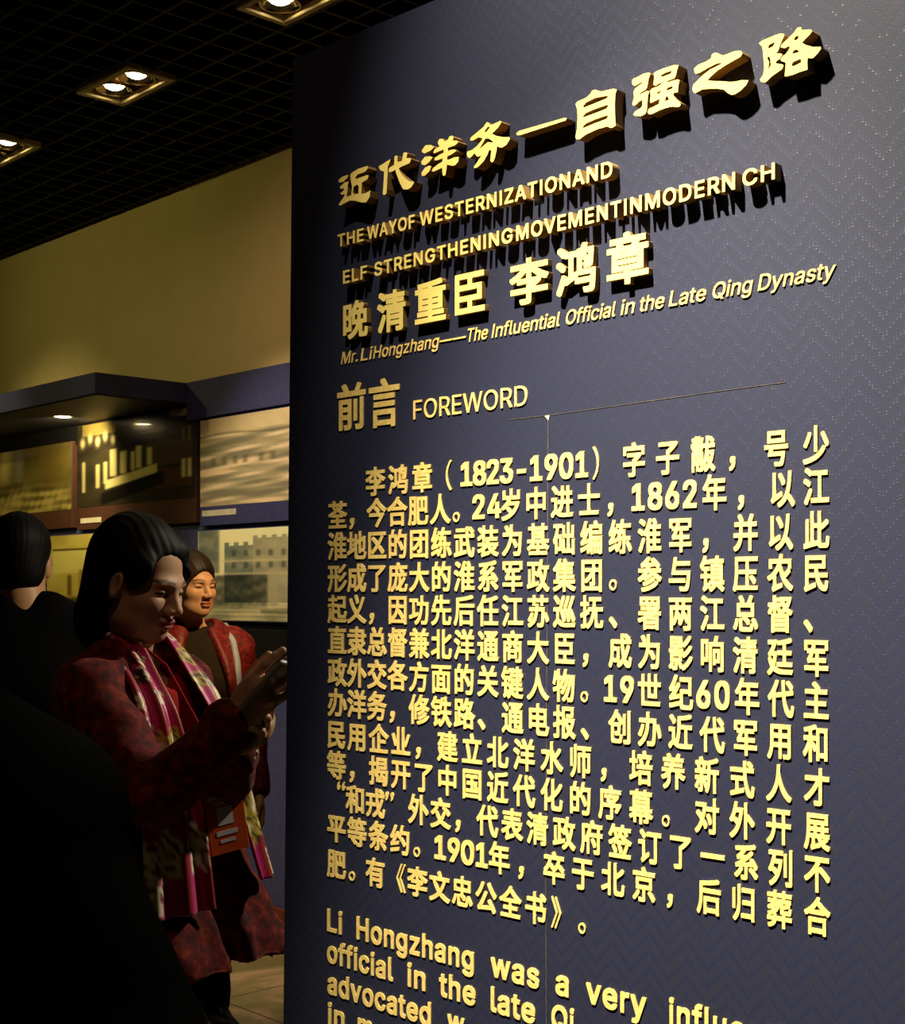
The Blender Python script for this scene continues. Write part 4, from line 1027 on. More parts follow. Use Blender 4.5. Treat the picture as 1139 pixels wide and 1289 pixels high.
for ri, (ya, yb, runs) in enumerate(ROWS):
    L = []
    for text, xa, xb in runs:
        n_ = len(text)
        for i, ch in enumerate(text):
            x = xa if n_ == 1 else lerp_x(xa, xb, i / (n_ - 1))
            y = ya + (yb - ya) * (x - 424) / 603.0
            s_ = (x + 1270) / 1694.0
            if ch in '“”':
                uc, vc = panel_uv(x, y - 10 * s_, E_FLAT)
                quo = []
                for dx in (-0.0055, 0.0055):
                    sgn = 1 if ch == '”' else -1
                    ring = [(0.0036 * math.cos(a), 0.0042 * math.sin(a)) for a in np.linspace(-0.4, 3.9, 14)] + [(-0.0018, -0.0026), (-0.0030, -0.0085), (-0.0008, -0.0088), (0.0026, -0.0052)]
                    quo.append(np.array([(uc + dx + sgn * a, vc + sgn * c + 0.003) for a, c in ring]))
                L.append(quo)
            elif ch in LATIN:
                dx = 8.6 * s_ if n_ > 1 or ch == '-' else 8.6 * s_
                hp = 28.8 * s_
                uc, vc = panel_uv(x, y + hp * 0.46, E_FLAT)
                h = (panel_uv(x, y - hp / 2, E_FLAT)[1] - panel_uv(x, y + hp / 2, E_FLAT)[1])
                w = (panel_uv(x + dx, y, E_FLAT)[0] - panel_uv(x - dx, y, E_FLAT)[0])
                adv, lps = glyph(ch, 0.026, 0.018)
                pts = np.concatenate(lps)
                x0, x1 = pts[:, 0].min(), pts[:, 0].max()
                ref = 0.46                       # common digit width
                L.append([np.stack([uc + (lp[:, 0] - (x0 + x1) / 2) * w / ref * 0.98, vc + (lp[:, 1]) * h / 0.565], 1) for lp in lps])
            else:
                thin = ch in '（）。《》'
                wp, hp = 24.2 * (x + 1140) / 1564 * (1.0), 36.8 * s_
                L += cell(ch, x, y, hp, wp, 0.004 if thin else 0.0225)
    flat_line('text_line', L, 'cut_character')
# the English text below
EN = [('Li', 411.5, 430, 0), ('Hongzhang', 448.5, 596, 0), ('was', 617.5, 678, 0), ('a', 699, 715.5, 0), ('very', 737.5, 813, 0), ('influential', 842, 1020, 0),
      ('official', 411.5, 494, 1), ('in', 512.5, 535, 1), ('the', 552.5, 598, 1), ('late', 617.5, 673, 1), ('Qi', 694, 722, 1),
      ('advocated', 412, 542, 2), ('w', 563, 584, 2), ('in', 412.5, 433, 3), ('m', 450, 468, 3)]
for row in range(4):
    L = []
    for text, xa, xb, r_ in EN:
        if r_ != row: continue
        f_ = lambda x: (1171.5 + 39.3 * row) + (0.2765 + 0.024 * row) * (x - 414)
        cap = 28.0 * (xa + 1270) / 1684
        L += latin_line(text, xa, f_(xa), xb, f_(xb), cap, 0.018, E_FLAT, False, '', track=0.03)
    flat_line('english_text_line', L, 'cut_letter')
bpy.data.objects.remove(_tmpo)

# ------------------------------------------------------------------ visitors
def vnormals(V, F):
    a, b2, c = V[F[:, 0]], V[F[:, 1]], V[F[:, 2]]
    n = np.cross(b2 - a, c - a)
    o = np.zeros_like(V)
    for k in range(4):
        np.add.at(o, F[:, k], n)
    return o / np.maximum(np.linalg.norm(o, axis=1), 1e-12)[:, None]
class Frame:                                   # f forward, l left, z up, from a floor point
    def __init__(s, x, y, yaw):
        s.o = np.array([x, y, 0.0]); a = math.radians(yaw)
        s.F = np.array([math.cos(a), math.sin(a), 0]); s.L = np.array([-math.sin(a), math.cos(a), 0])
        s.R = np.stack([s.F, s.L, np.array([0, 0, 1.0])], 1)
    def p(s, f, l, z): return s.o + f * s.F + l * s.L + np.array([0, 0, z])
def head_mesh(c, R, s, neck_to, female=True, h=0.0024):
    F = Field(np.array(c) - 0.20 * s, np.array(c) + 0.18 * s, h)
    F.lo = F.lo
    q = lambda x, y, z: np.array(c) + R @ (np.array([x, y, z]) * s)
    E = lambda p, r, k=0.02, op='add', RR=None: F.ell(q(*p), np.array(r) * s, R if RR is None else RR, k * s, op)
    E((-0.014, 0, 0.036), (0.094, 0.074, 0.084))
    E((0.026, 0, -0.030), (0.060, 0.060, 0.082), 0.03)
    E((0.054, 0, -0.094), (0.029, 0.027, 0.021), 0.035)
    for sg in (-1, 1):
        E((0.022, sg * 0.044, -0.072), (0.035, 0.016, 0.026), 0.03)             # jaw
        E((0.053, sg * 0.040, -0.028), (0.026, 0.022, 0.020), 0.025)            # cheek
    E((0.074, 0, 0.014), (0.017, 0.046, 0.011), 0.02)
    for sg in (-1, 1):
        E((0.092, sg * 0.031, -0.002), (0.016, 0.017, 0.011), 0.012, 'sub')      # eye hollow
        E((0.0705, sg * 0.031, -0.002), (0.0135, 0.0145, 0.0105), 0.003)         # lid over the eye
    F.cone(q(0.082, 0, 0.002), q(0.103, 0, -0.034), 0.0075 * s, 0.0115 * s, 0.012 * s)
    for sg in (-1, 1):
        E((0.094, sg * 0.0125, -0.039), (0.012, 0.0085, 0.0085), 0.007)
    E((0.088, 0, -0.0610), (0.0095, 0.023, 0.0062), 0.006)
    E((0.0865, 0, -0.0725), (0.0095, 0.020, 0.0068), 0.006)
    E((0.099, 0, -0.0667), (0.006, 0.024, 0.0016), 0.003, 'sub')
    for sg in (-1, 1):
        ear = R @ rot(sg * 22, 12)
        F.ell(q(-0.004, sg * 0.075, -0.010), np.array([0.018, 0.008, 0.031]) * s, ear, 0.008 * s)
        F.ell(q(0.000, sg * 0.083, -0.008), np.array([0.010, 0.006, 0.019]) * s, ear, 0.005 * s, 'sub')
    rn = 0.050 * s if female else 0.058 * s
    F.cone(q(-0.030, 0, -0.060), neck_to, rn, rn * 1.1, 0.03 * s)
    return F.mesh()
def head_tint(V, c, R, s, skin, lip, brow):
    P = ((V - np.array(c)) @ R) / s
    col = np.tile(np.array(skin), (len(V), 1))
    def put(m, cc, a=1.0):
        m = np.clip(m, 0, 1)[:, None] * a
        col[:] = col * (1 - m) + np.array(cc) * m
    front = P[:, 0] > 0.055
    l_ = ((P[:, 1] / 0.023) ** 2 + ((P[:, 2] + 0.0668) / 0.0115) ** 2)
    put(front * (1.25 - l_) * 4 * (P[:, 0] > 0.078), lip, 0.85)
    for sg in (-1, 1):
        y = P[:, 1] - sg * 0.032
        b_ = (y / 0.021) ** 2 + ((P[:, 2] - 0.0215 + 9 * y * y) / 0.0036) ** 2
        put(front * (1.3 - b_) * 3, brow, 0.8)
        e_ = (y / 0.0155) ** 2 + ((P[:, 2] + 0.0045 + 8 * y * y) / 0.0032) ** 2
        put(front * (1.3 - e_) * 3, (0.010, 0.007, 0.006), 0.9)
    return col
def hair_mesh(c, R, s, style, h=0.0032):
    F = Field(np.array(c) - 0.26 * s, np.array(c) + 0.20 * s, h)
    q = lambda x, y, z: np.array(c) + R @ (np.array([x, y, z]) * s)
    E = lambda p, r, k=0.02, op='add': F.ell(q(*p), np.array(r) * s, R, k * s, op)
    if style == 'bob':
        E((-0.024, 0, 0.042), (0.103, 0.087, 0.096))
        E((-0.058, 0, -0.050), (0.060, 0.078, 0.100), 0.04)
        E((-0.062, 0, -0.112), (0.048, 0.064, 0.055), 0.04)
        for sg in (-1, 1):
            E((0.030, sg * 0.060, 0.030), (0.046, 0.022, 0.040), 0.02)
        E((0.107, 0, -0.050), (0.100, 0.095, 0.116), 0.010, 'sub')
        E((0.092, -0.012, 0.030), (0.046, 0.060, 0.046), 0.012, 'sub')
        for sg in (-1, 1):
            E((0.004, sg * 0.088, -0.022), (0.030, 0.026, 0.040), 0.012, 'sub')
        E((0.040, 0.026, 0.080), (0.030, 0.046, 0.020), 0.02)
    elif style == 'short_woman':
        E((-0.018, 0, 0.040), (0.106, 0.086, 0.096))
        E((-0.060, 0, -0.050), (0.058, 0.078, 0.075), 0.04)
        for sg in (-1, 1):
            E((0.010, sg * 0.070, -0.020), (0.040, 0.020, 0.060), 0.02)
        E((0.110, 0, -0.055), (0.100, 0.075, 0.112), 0.012, 'sub')
    else:
        E((-0.020, 0, 0.040), (0.101, 0.081, 0.091))
        E((-0.062, 0, -0.030), (0.045, 0.066, 0.060), 0.03)
        E((0.100, 0, -0.055), (0.092, 0.095, 0.118), 0.012, 'sub')
        for sg in (-1, 1):
            E((0.012, sg * 0.086, -0.020), (0.034, 0.022, 0.042), 0.010, 'sub')
    V, f = F.mesh()
    P = ((V - np.array(c)) @ R) / s
    ang = np.arctan2(P[:, 1], P[:, 2] + 0.25)
    V = V + vnormals(V, f) * ((0.0006 if style == 'bob' else 0.0004) * np.sin(ang * 120 + 5 * np.sin(P[:, 0] * 30)) + wobble(P, 0.0008, 40, 3))[:, None] * s
    return V, f
def hand_parts(F, wrist, x, z, side, curls, thumb, s=1.0, k=0.006):
    """side +1 right hand, -1 left; curls = bend per joint for index..little (degrees); thumb = (spread, bend)"""
    x = unit(x); z = unit(z - (z @ x) * x); y = np.cross(z, x) * side
    P = lambda a, b2, c: np.array(wrist) + (a * x + b2 * y + c * z) * s
    R = np.stack([x, y, z], 1)
    F.cone(P(-0.05, 0, 0), P(0.01, 0, 0), 0.027 * s, 0.025 * s, k, sq=(z, 1.35))
    F.ell(P(0.048, 0.002, 0), np.array([0.050, 0.039, 0.0145]) * s, R, 0.014)
    F.ell(P(0.075, 0.000, 0.001), np.array([0.022, 0.040, 0.0115]) * s, R, 0.010)
    F.cone(P(0.015, 0.020, -0.006), P(0.050, 0.035, -0.010), 0.014 * s, 0.012 * s, 0.010)
    base = [(0.086, 0.030), (0.091, 0.010), (0.086, -0.010), (0.077, -0.028)]
    leng = [0.072, 0.080, 0.075, 0.058]
    for (bx, by), L_, cu, sp in zip(base, leng, curls, (0.10, 0.02, -0.05, -0.13)):
        p = P(bx - 0.006, by, 0.0); a = 0.0; r = 0.0088 * s
        for frac, j in ((0.46, 0.7), (0.30, 1.15), (0.24, 0.8)):
            a += math.radians(cu) * j
            d = math.cos(a) * (x + sp * y) - math.sin(a) * z
            e = p + unit(d) * L_ * frac * s
            F.cone(p, e, r, r * 0.92, 0.0035)
            p, r = e, r * 0.92
    sp, bd = (math.radians(v) for v in thumb)
    p = P(0.026, 0.026, -0.006); a = sp; r = 0.0115 * s
    for L_, j in ((0.040, 0), (0.032, 1), (0.026, 1)):
        a -= bd * j
        d = math.cos(a) * x + math.sin(a) * y - 0.35 * z
        e = p + unit(d) * L_ * s
        F.cone(p, e, r, r * 0.88, 0.004)
        p, r = e, r * 0.88
def legs(fr, hip_z, lf=0.10, stance=0.085, shin=0.0):
    F = Field(fr.o + np.array([-0.35, -0.35, 0.0]), fr.o + np.array([0.35, 0.35, hip_z + 0.14]), 0.011)
    for sg in (-1, 1):
        F.cone(fr.p(0, sg * stance, hip_z - 0.02), fr.p(0.01, sg * stance, 0.47), 0.092, 0.064, 0.03)
        F.cone(fr.p(0.01, sg * stance, 0.47), fr.p(-0.01, sg * stance, 0.085), 0.063, 0.052, 0.03)
    F.ell(fr.p(0, 0, hip_z), (0.125, 0.17, 0.13), fr.R, 0.04)
    V, f = F.mesh()
    return V + vnormals(V, f) * wobble(V, 0.004, 26, 5)[:, None], f
def shoe(fr, sg, stance=0.085):
    F = Field(fr.p(0.06, sg * stance, 0) - np.array([0.2, 0.2, 0.0]), fr.p(0.06, sg * stance, 0) + np.array([0.2, 0.2, 0.16]), 0.006)
    F.ell(fr.p(0.09, sg * stance, 0.035), (0.13, 0.046, 0.038), fr.R, 0.02)
    F.ell(fr.p(0.0, sg * stance, 0.055), (0.07, 0.042, 0.055), fr.R, 0.03)
    F.ell(fr.p(0.05, sg * stance, -0.02), (0.4, 0.4, 0.024), fr.R, 0.0, 'sub')
    return F.mesh()
def bare_body(fr, zS, hip_z, arms, w=0.15):
    """the figure under the clothes: trunk, neck stump and arms, as one coarse skin"""
    F = Field(fr.o + np.array([-0.62, -0.62, 0.0]), fr.o + np.array([0.62, 0.62, zS + 0.12]), 0.012)
    F.ell(fr.p(0.0, 0, hip_z), (0.105, 0.15, 0.13), fr.R)
    F.ell(fr.p(0.0, 0, hip_z + 0.18), (0.095, 0.125, 0.16), fr.R, 0.05)
    F.ell(fr.p(0.0, 0, zS - 0.14), (0.10, 0.145, 0.17), fr.R, 0.05)
    F.cone(fr.p(-0.02, 0, zS - 0.05), fr.p(-0.01, 0, zS + 0.08), 0.055, 0.046, 0.03)
    for sg in (-1, 1):
        F.cone(fr.p(0, sg * 0.05, zS + 0.0), fr.p(0, sg * w, zS - 0.03), 0.045, 0.042, 0.03)
        F.cone(fr.p(0, sg * 0.085, hip_z - 0.02), fr.p(0.01, sg * 0.085, 0.47), 0.078, 0.050, 0.03)
        F.cone(fr.p(0.01, sg * 0.085, 0.47), fr.p(-0.01, sg * 0.085, 0.07), 0.050, 0.036, 0.03)
        F.cone(fr.p(-0.01, sg * 0.085, 0.05), fr.p(0.13, sg * 0.085, 0.03), 0.036, 0.026, 0.03)
    for sh, el, wr in arms:
        F.cone(sh, el, 0.044, 0.036, 0.03); F.cone(el, wr, 0.037, 0.025, 0.02)
    return F.mesh()
M_SKIN = attr_mat('skin', 0.5, 0.4, scale=300, bmp=0.04)
M_HAIR = simple('black_hair', (0.004, 0.0032, 0.003, 1), 0.62, spec=0.14, scale=120, mapscale=(1, 1, 0.15), bmp=0.2)
M_DKCLOTH = simple('black_cloth', (0.003, 0.003, 0.003, 1), 0.9, spec=0.06, scale=220, bmp=0.2)
M_SHOE = simple('black_leather', (0.010, 0.009, 0.009, 1), 0.4)
def finish(base, name, parts, tint, mat=None):
    V, F_ = join(parts)
    o = mesh_obj(name, V - base, F_, mat or M_SKIN, None, True, tint)
    o.location = base
    return o
def wear(o, name, mesh, mat, tint=None):
    V, F_ = mesh
    return mesh_obj(name, np.asarray(V) - np.array(o.location), F_, mat, o, True, tint)
def ribbon(pts, nrm, width, thick, fold, seed):
    """a soft strip of cloth along pts lying against nrm; widths per point"""
    pts = np.array(pts, float); nrm = np.array(nrm, float)
    n = len(pts); T = np.linspace(0, n - 1, n * 14); out = []
    def cr(A, t_):
        i = int(min(max(math.floor(t_), 0), n - 2)); u = t_ - i
        a, b2, c, d = (A[min(max(i + k, 0), n - 1)] for k in (-1, 0, 1, 2))
        return 0.5 * ((2 * b2) + (c - a) * u + (2 * a - 5 * b2 + 4 * c - d) * u * u + (3 * b2 - a - 3 * c + d) * u ** 3)
    W = np.array(width, float); m_ = 22
    C_ = np.array([cr(pts, t_) for t_ in T]); Nn = np.array([unit(cr(nrm, t_)) for t_ in T]); Wd = np.array([cr(W, t_) for t_ in T])
    tan = np.gradient(C_, axis=0); tan /= np.linalg.norm(tan, axis=1)[:, None]
    side = np.cross(tan, Nn); side /= np.linalg.norm(side, axis=1)[:, None]
    V, UV = [], []
    for sgn in (1, -1):
        for j in range(m_):
            u = j / (m_ - 1) * 2 - 1
            off = fold * np.sin(u * 7 + seed + 0.25 * T) * (0.4 + 0.6 * T / T[-1])
            V.append(C_ + side * (u * Wd / 2)[:, None] + Nn * (off + sgn * thick / 2 - 0.010 * u * u)[:, None])
            UV.append(np.stack([np.full(len(T), u), T / T[-1]], 1))
    V = np.array(V).reshape(2, m_, len(T), 3); L_ = len(T)
    idx = np.arange(2 * m_ * L_).reshape(2, m_, L_)
    F_ = []
    for k in (0, 1):
        a = np.stack([idx[k, :-1, :-1], idx[k, 1:, :-1], idx[k, 1:, 1:], idx[k, :-1, 1:]], -1).reshape(-1, 4)
        F_.append(a if k else a[:, ::-1])
    for e in ([idx[:, 0, :], False], [idx[:, -1, :], True]):
        g_ = e[0]; a = np.stack([g_[0, :-1], g_[0, 1:], g_[1, 1:], g_[1, :-1]], -1)
        F_.append(a if e[1] else a[:, ::-1])
    for e in ([idx[:, :, 0], True], [idx[:, :, -1], False]):
        g_ = e[0]; a = np.stack([g_[0, :-1], g_[0, 1:], g_[1, 1:], g_[1, :-1]], -1)
        F_.append(a if e[1] else a[:, ::-1])
    return V.reshape(-1, 3), np.concatenate(F_), np.array(UV).reshape(-1, 2)

# ---- the woman with the floral scarf
A = Frame(-0.63, 2.76, -25)
A_SK = (0.50, 0.30, 0.185)
hc = np.array([-0.611, 2.72, 1.523]); HR = rot(-22, 16); HS = 0.95
zS = 1.335
r_sh, r_el, r_wr = A.p(0.01, -0.148, 1.305), np.array([-0.535, 2.50, 1.135]), np.array([-0.385, 2.465, 1.272])
l_sh, l_el, l_wr = A.p(0.01, 0.135, 1.305), np.array([-0.47, 2.765, 1.10]), np.array([-0.392, 2.53, 1.222])
headV, headF = head_mesh(hc, HR, HS, A.p(-0.01, 0, zS + 0.0))
HF = Field((-0.50, 2.26, 1.14), (-0.24, 2.62, 1.46), 0.0021)
hand_parts(HF, r_wr, np.array([0.66, -0.30, 0.70]), np.array([-0.35, -0.90, 0.15]), 1, (14, 12, 14, 18), (30, 12))
hand_parts(HF, l_wr, np.array([0.62, -0.42, 0.42]), np.array([0.35, 0.65, -0.70]), -1, (52, 50, 52, 54), (50, 10))
handV, handF = HF.mesh()
bodyV, bodyF = bare_body(A, zS, 0.86, [(r_sh, r_el, r_wr), (l_sh, l_el, l_wr)])
tint = np.concatenate([head_tint(headV, hc, HR, HS, A_SK, (0.30, 0.04, 0.04), (0.02, 0.014, 0.010)),
                       np.tile(A_SK, (len(handV) + len(bodyV), 1))])
base = np.array([A.o[0], A.o[1], 0.0])
wa = finish(base, 'person', [(headV, headF), (handV, handF), (bodyV, bodyF)], tint)
tag(wa, 'woman in maroon cardigan and pink floral scarf looking down at a phone in her hands', 'person')
wear(wa, 'hair', hair_mesh(hc, HR, HS, 'bob'), M_HAIR)
# red blouse
F = Field(A.o + np.array([-0.30, -0.30, 0.85]), A.o + np.array([0.34, 0.30, 1.46]), 0.007)
def trunk(F, g, fr, z0):
    F.ell(fr.p(0.01, 0, z0 - 0.13), (0.108 + g, 0.150 + g, 0.185 + g), fr.R)
    for sg in (-1, 1):
        F.ell(fr.p(0.075, sg * 0.062, z0 - 0.165), (0.062 + g, 0.066 + g, 0.070 + g), fr.R, 0.04)
        F.cone(fr.p(-0.012, sg * 0.05, z0 + 0.012), fr.p(0.0, sg * 0.135, z0 - 0.028), 0.046 + g, 0.050 + g, 0.04)
    F.ell(fr.p(0.025, 0, z0 - 0.36), (0.115 + g, 0.150 + g, 0.17 + g), fr.R, 0.06)
trunk(F, 0.004, A, zS)
F.ell(A.p(0.085, 0, zS + 0.066), (0.066, 0.052, 0.090), A.R, 0.012, 'sub')
F.cone(A.p(-0.012, 0, zS - 0.02), A.p(0.03, 0, zS + 0.14), 0.050, 0.056, 0.01, 'sub')
M_RED = simple('red_knit', srgb(150, 14, 18), 0.8, spec=0.15, scale=260, bmp=0.15)
wear(wa, 'blouse', F.mesh(), M_RED)
# maroon cardigan, hem at the thighs, open down the front
F = Field(A.o + np.array([-0.34, -0.46, 0.74]), A.o + np.array([0.44, 0.34, 1.47]), 0.0065)
trunk(F, 0.020, A, zS)
F.ell(A.p(0.02, 0, 0.90), (0.165, 0.185, 0.22), A.R, 0.06)
F.ell(A.p(0.05, 0, 0.76), (0.215, 0.205, 0.20), A.R, 0.06)
F.cone(A.p(0.10, 0.09, 0.98), A.p(0.20, 0.115, 0.76), 0.07, 0.075, 0.05)
F.ell(A.p(0.20, -0.004, 1.21), (0.17, 0.076, 0.30), A.R, 0.012, 'sub')
F.ell(A.p(0.27, 0.0, 0.86), (0.17, 0.035, 0.30), A.R, 0.02, 'sub')
F.cone(A.p(-0.03, 0, zS), A.p(0.04, 0, zS + 0.15), 0.058, 0.075, 0.01, 'sub')
F.half((0, 0, 0.785), (0, 0, -1))
for sh, el, wr in ((r_sh, r_el, r_wr), (l_sh, l_el, l_wr)):
    F.cone(sh, el, 0.062, 0.054, 0.03)
    w2 = el + (wr - el) * 0.93
    F.cone(el, w2, 0.054, 0.046, 0.02)
    F.cone(el + np.array([0, 0, -0.012]), el + (wr - el) * 0.6 + np.array([0, 0, -0.012]), 0.05, 0.04, 0.02)
V, f = F.mesh()
nr = vnormals(V, f)
ang = np.arctan2((V - A.o) @ A.L, (V - A.o) @ A.F)
pl = np.clip((1.05 - V[:, 2]) / 0.25, 0, 1) * 0.010 * np.sin(ang * 11 + 2 * np.sin(V[:, 2] * 9))
V = V + nr * (pl + wobble(V, 0.0035, 38, 8))[:, None]
m, t, b = nt('maroon_velvet')
tc = N(t, 'ShaderNodeTexCoord')
n1 = N(t, 'ShaderNodeTexNoise', i_Scale=48.0, i_Detail=5.0)
t.links.new(tc.outputs['Object'], n1.inputs['Vector'])
t.links.new(ramp(t, n1.outputs['Fac'], [(0.40, srgb(58, 8, 12)), (0.56, srgb(100, 20, 20)), (0.70, srgb(128, 50, 26))]), b.inputs['Base Color'])
b.inputs['Roughness'].default_value = 0.8
b.inputs['Sheen Weight'].default_value = 0.06
b.inputs['Specular IOR Level'].default_value = 0.2
bump(t, b, n1.outputs['Fac'], 0.4, 0.003)
M_MAROON = m
wear(wa, 'cardigan', (V, f), M_MAROON)
# scarf
m, t, b = nt('pink_floral_silk')
a_ = N(t, 'ShaderNodeAttribute', attribute_name='tint')
t.links.new(a_.outputs['Color'], b.inputs['Base Color'])
b.inputs['Roughness'].default_value = 0.42
b.inputs['Sheen Weight'].default_value = 0.2
M_SCARF = m
def scarf_tint(UV, seed, wid):
    x = UV[:, 0] * wid * 0.5; y = UV[:, 1] * 1.0
    mg, rd = np.array(srgb(196, 24, 120)[:3]), np.array(srgb(150, 16, 34)[:3])
    cream, gold, dk = np.array(srgb(236, 228, 200)[:3]), np.array(srgb(190, 170, 60)[:3]), np.array(srgb(52, 26, 16)[:3])
    col = np.where((np.sin(UV[:, 0] * 6.5 + seed) > 0.1)[:, None], mg, rd)
    r = np.random.RandomState(seed)
    pats = []
    for cy_ in np.linspace(0.06, 0.96, 13):
        for cx_ in np.linspace(-0.85, 0.85, 4):
            pats.append((cx_ * wid * 0.5 + r.normal() * 0.006, cy_ + r.normal() * 0.012, 0.017 + 0.010 * r.rand(), r.rand()))
    for px_, py_, rr, kind in pats:
        band = 0.5 + 0.5 * math.sin(py_ * 13 + seed)
        if kind > 0.35 + 0.5 * band: continue
        dx, dy = x - px_, (y - py_) * 0.62
        d = np.hypot(dx, dy) / (rr * (1 + 0.22 * np.cos(5 * np.arctan2(dy, dx) + kind * 9)))
        base_ = dk if kind < 0.12 else (cream if kind < 0.45 else gold)
        col = np.where((d < 1.0)[:, None], base_, col)
        col = np.where(((d > 0.55) & (d < 0.72))[:, None], dk, col)
        col = np.where((d < 0.25)[:, None], gold if kind < 0.45 else cream, col)
    return col
near = [A.p(-0.085, 0.0, 1.425), A.p(-0.04, -0.060, 1.425), A.p(0.025, -0.074, 1.405), A.p(0.092, -0.094, 1.345), A.p(0.144, -0.110, 1.27), A.p(0.166, -0.118, 1.18),
        A.p(0.182, -0.112, 1.05), A.p(0.196, -0.112, 0.90)]
nn = [-A.F, -A.L - A.F * 0.3 + np.array([0, 0, 0.3]), -A.L * 0.7 + A.F * 0.2 + np.array([0, 0, 0.5]), A.F + np.array([0, 0, 0.4]) - A.L * 0.4, A.F - A.L * 0.4, A.F - A.L * 0.5, A.F - A.L * 0.5, A.F - A.L * 0.5]
s1 = ribbon(near, nn, [0.09, 0.07, 0.065, 0.07, 0.08, 0.10, 0.125, 0.14], 0.004, 0.010, 1)
far_ = [A.p(-0.085, 0.0, 1.425), A.p(-0.04, 0.060, 1.425), A.p(0.04, 0.062, 1.40), A.p(0.118, 0.062, 1.335), A.p(0.165, 0.066, 1.26), A.p(0.200, 0.075, 1.16), A.p(0.222, 0.088, 1.05), A.p(0.250, 0.10, 0.94)]
fn = [-A.F, A.L - A.F * 0.3 + np.array([0, 0, 0.3]), A.L * 0.7 + A.F * 0.2 + np.array([0, 0, 0.5]), A.F + np.array([0, 0, 0.4]) + A.L * 0.4, A.F + A.L * 0.4, A.F + A.L * 0.5, A.F + A.L * 0.5, A.F + A.L * 0.5]
s2 = ribbon(far_, fn, [0.09, 0.07, 0.07, 0.08, 0.08, 0.08, 0.08, 0.08], 0.004, 0.008, 4)
V, f = join([(s1[0], s1[1]), (s2[0], s2[1])])
wear(wa, 'scarf', (V, f), M_SCARF, np.concatenate([scarf_tint(s1[2], 5, 0.14), scarf_tint(s2[2], 9, 0.09)]))
wear(wa, 'trousers', legs(A, 0.84), M_DKCLOTH)
for sg in (-1, 1):
    wear(wa, 'shoe', shoe(A, sg), M_SHOE)
M_BANGLE = simple('pale_green_beads', srgb(170, 196, 140), 0.25)
bx = unit(l_wr - l_el); mb = MB()
bu = unit(np.cross(bx, [0, 0, 1])); bv = np.cross(bu, bx)
for k in range(18):
    a = 2 * math.pi * k / 18
    c = l_wr - bx * 0.006 + 0.036 * (math.cos(a) * bu + math.sin(a) * bv)
    mb.lathe(c, [(0.0002, -0.006), (0.0042, -0.0042), (0.006, 0), (0.0042, 0.0042), (0.0002, 0.006)], 8)
wear(wa, 'bracelet', (np.array(mb.v), mb.f), M_BANGLE)

# the phone between her hands
ph_c = np.array([-0.318, 2.435, 1.335])
ph_x = unit(np.array([0.66, -0.30, 0.70])); ph_z = unit(np.array([-0.55, 0.45, 0.62])); ph_z = unit(ph_z - (ph_z @ ph_x) * ph_x); ph_y = np.cross(ph_z, ph_x)
M_PHONE = simple('silver_grey_case', srgb(150, 146, 150), 0.35, metal=0.3)
M_SCREEN = simple('dark_glass_screen', (0.01, 0.01, 0.012, 1), 0.08)
ph = thing('phone', 'slim grey phone held between the hands of the woman in the floral scarf', 'phone')
ph.matrix_world = Matrix(((ph_x[0], ph_y[0], ph_z[0], ph_c[0]), (ph_x[1], ph_y[1], ph_z[1], ph_c[1]), (ph_x[2], ph_y[2], ph_z[2], ph_c[2]), (0, 0, 0, 1)))
MB().box(-0.062, 0.062, -0.031, 0.031, -0.005, 0.005, 0.002).build('case', M_PHONE, ph)
MB().box(-0.054, 0.054, -0.027, 0.027, 0.0050, 0.0056).build('screen', M_SCREEN, ph)

# the visitor badge
bd = thing('visitor_badge', 'orange hanging badge with a white square, at the front of the floral-scarf woman', 'badge')
bc = A.p(0.222, -0.012, 1.078)
bn = unit(A.F * 0.86 - A.L * 0.50); bz = unit(np.array([0, 0, 1.0]) - 0.12 * A.F - 0.10 * A.L); bx_ = unit(np.cross(bz, bn)); bz = np.cross(bn, bx_)
bd.matrix_world = Matrix(((bx_[0], -bn[0], bz[0], bc[0]), (bx_[1], -bn[1], bz[1], bc[1]), (bx_[2], -bn[2], bz[2], bc[2]), (0, 0, 0, 1)))
M_ORANGE = simple('orange_card', srgb(224, 84, 16), 0.5)
M_OLIVE = simple('olive_card', srgb(170, 150, 70), 0.5)
M_WHITE = simple('white_print', srgb(236, 228, 232), 0.5)
MB().box(-0.040, 0.040, -0.002, 0.002, -0.075, 0.045, 0.0008).build('card', M_ORANGE, bd)
MB().box(-0.040, 0.040, -0.0024, 0.0022, 0.0452, 0.075).build('header_strip', M_OLIVE, bd)
e = MB()
e.box(-0.018, 0.014, -0.0026, -0.0019, -0.020, 0.014)
e.box(-0.034, 0.030, -0.0026, -0.0019, 0.030, 0.036)
e.box(-0.020, 0.004, -0.0026, -0.0019, 0.019, 0.026)
e.box(-0.024, 0.020, -0.0026, -0.0019, -0.040, -0.031)
e.box(-0.018, 0.014, -0.0026, -0.0019, -0.054, -0.048)
e.build('badge_print', M_WHITE, bd)
st = MB()
inv = np.array(bd.matrix_world.inverted())
for sg in (-1, 1):
    pts = [A.p(0.012, sg * 0.050, 1.425), A.p(0.105, sg * 0.040, 1.36), A.p(0.172, sg * 0.030, 1.25), A.p(0.212, sg * 0.012, 1.165)]
    pts = [(inv @ np.append(p, 1))[:3] for p in pts]
    st.tube(pts + [np.array([0, 0, 0.079])], 0.003, 6)
st.build('lanyard', M_RED, bd)

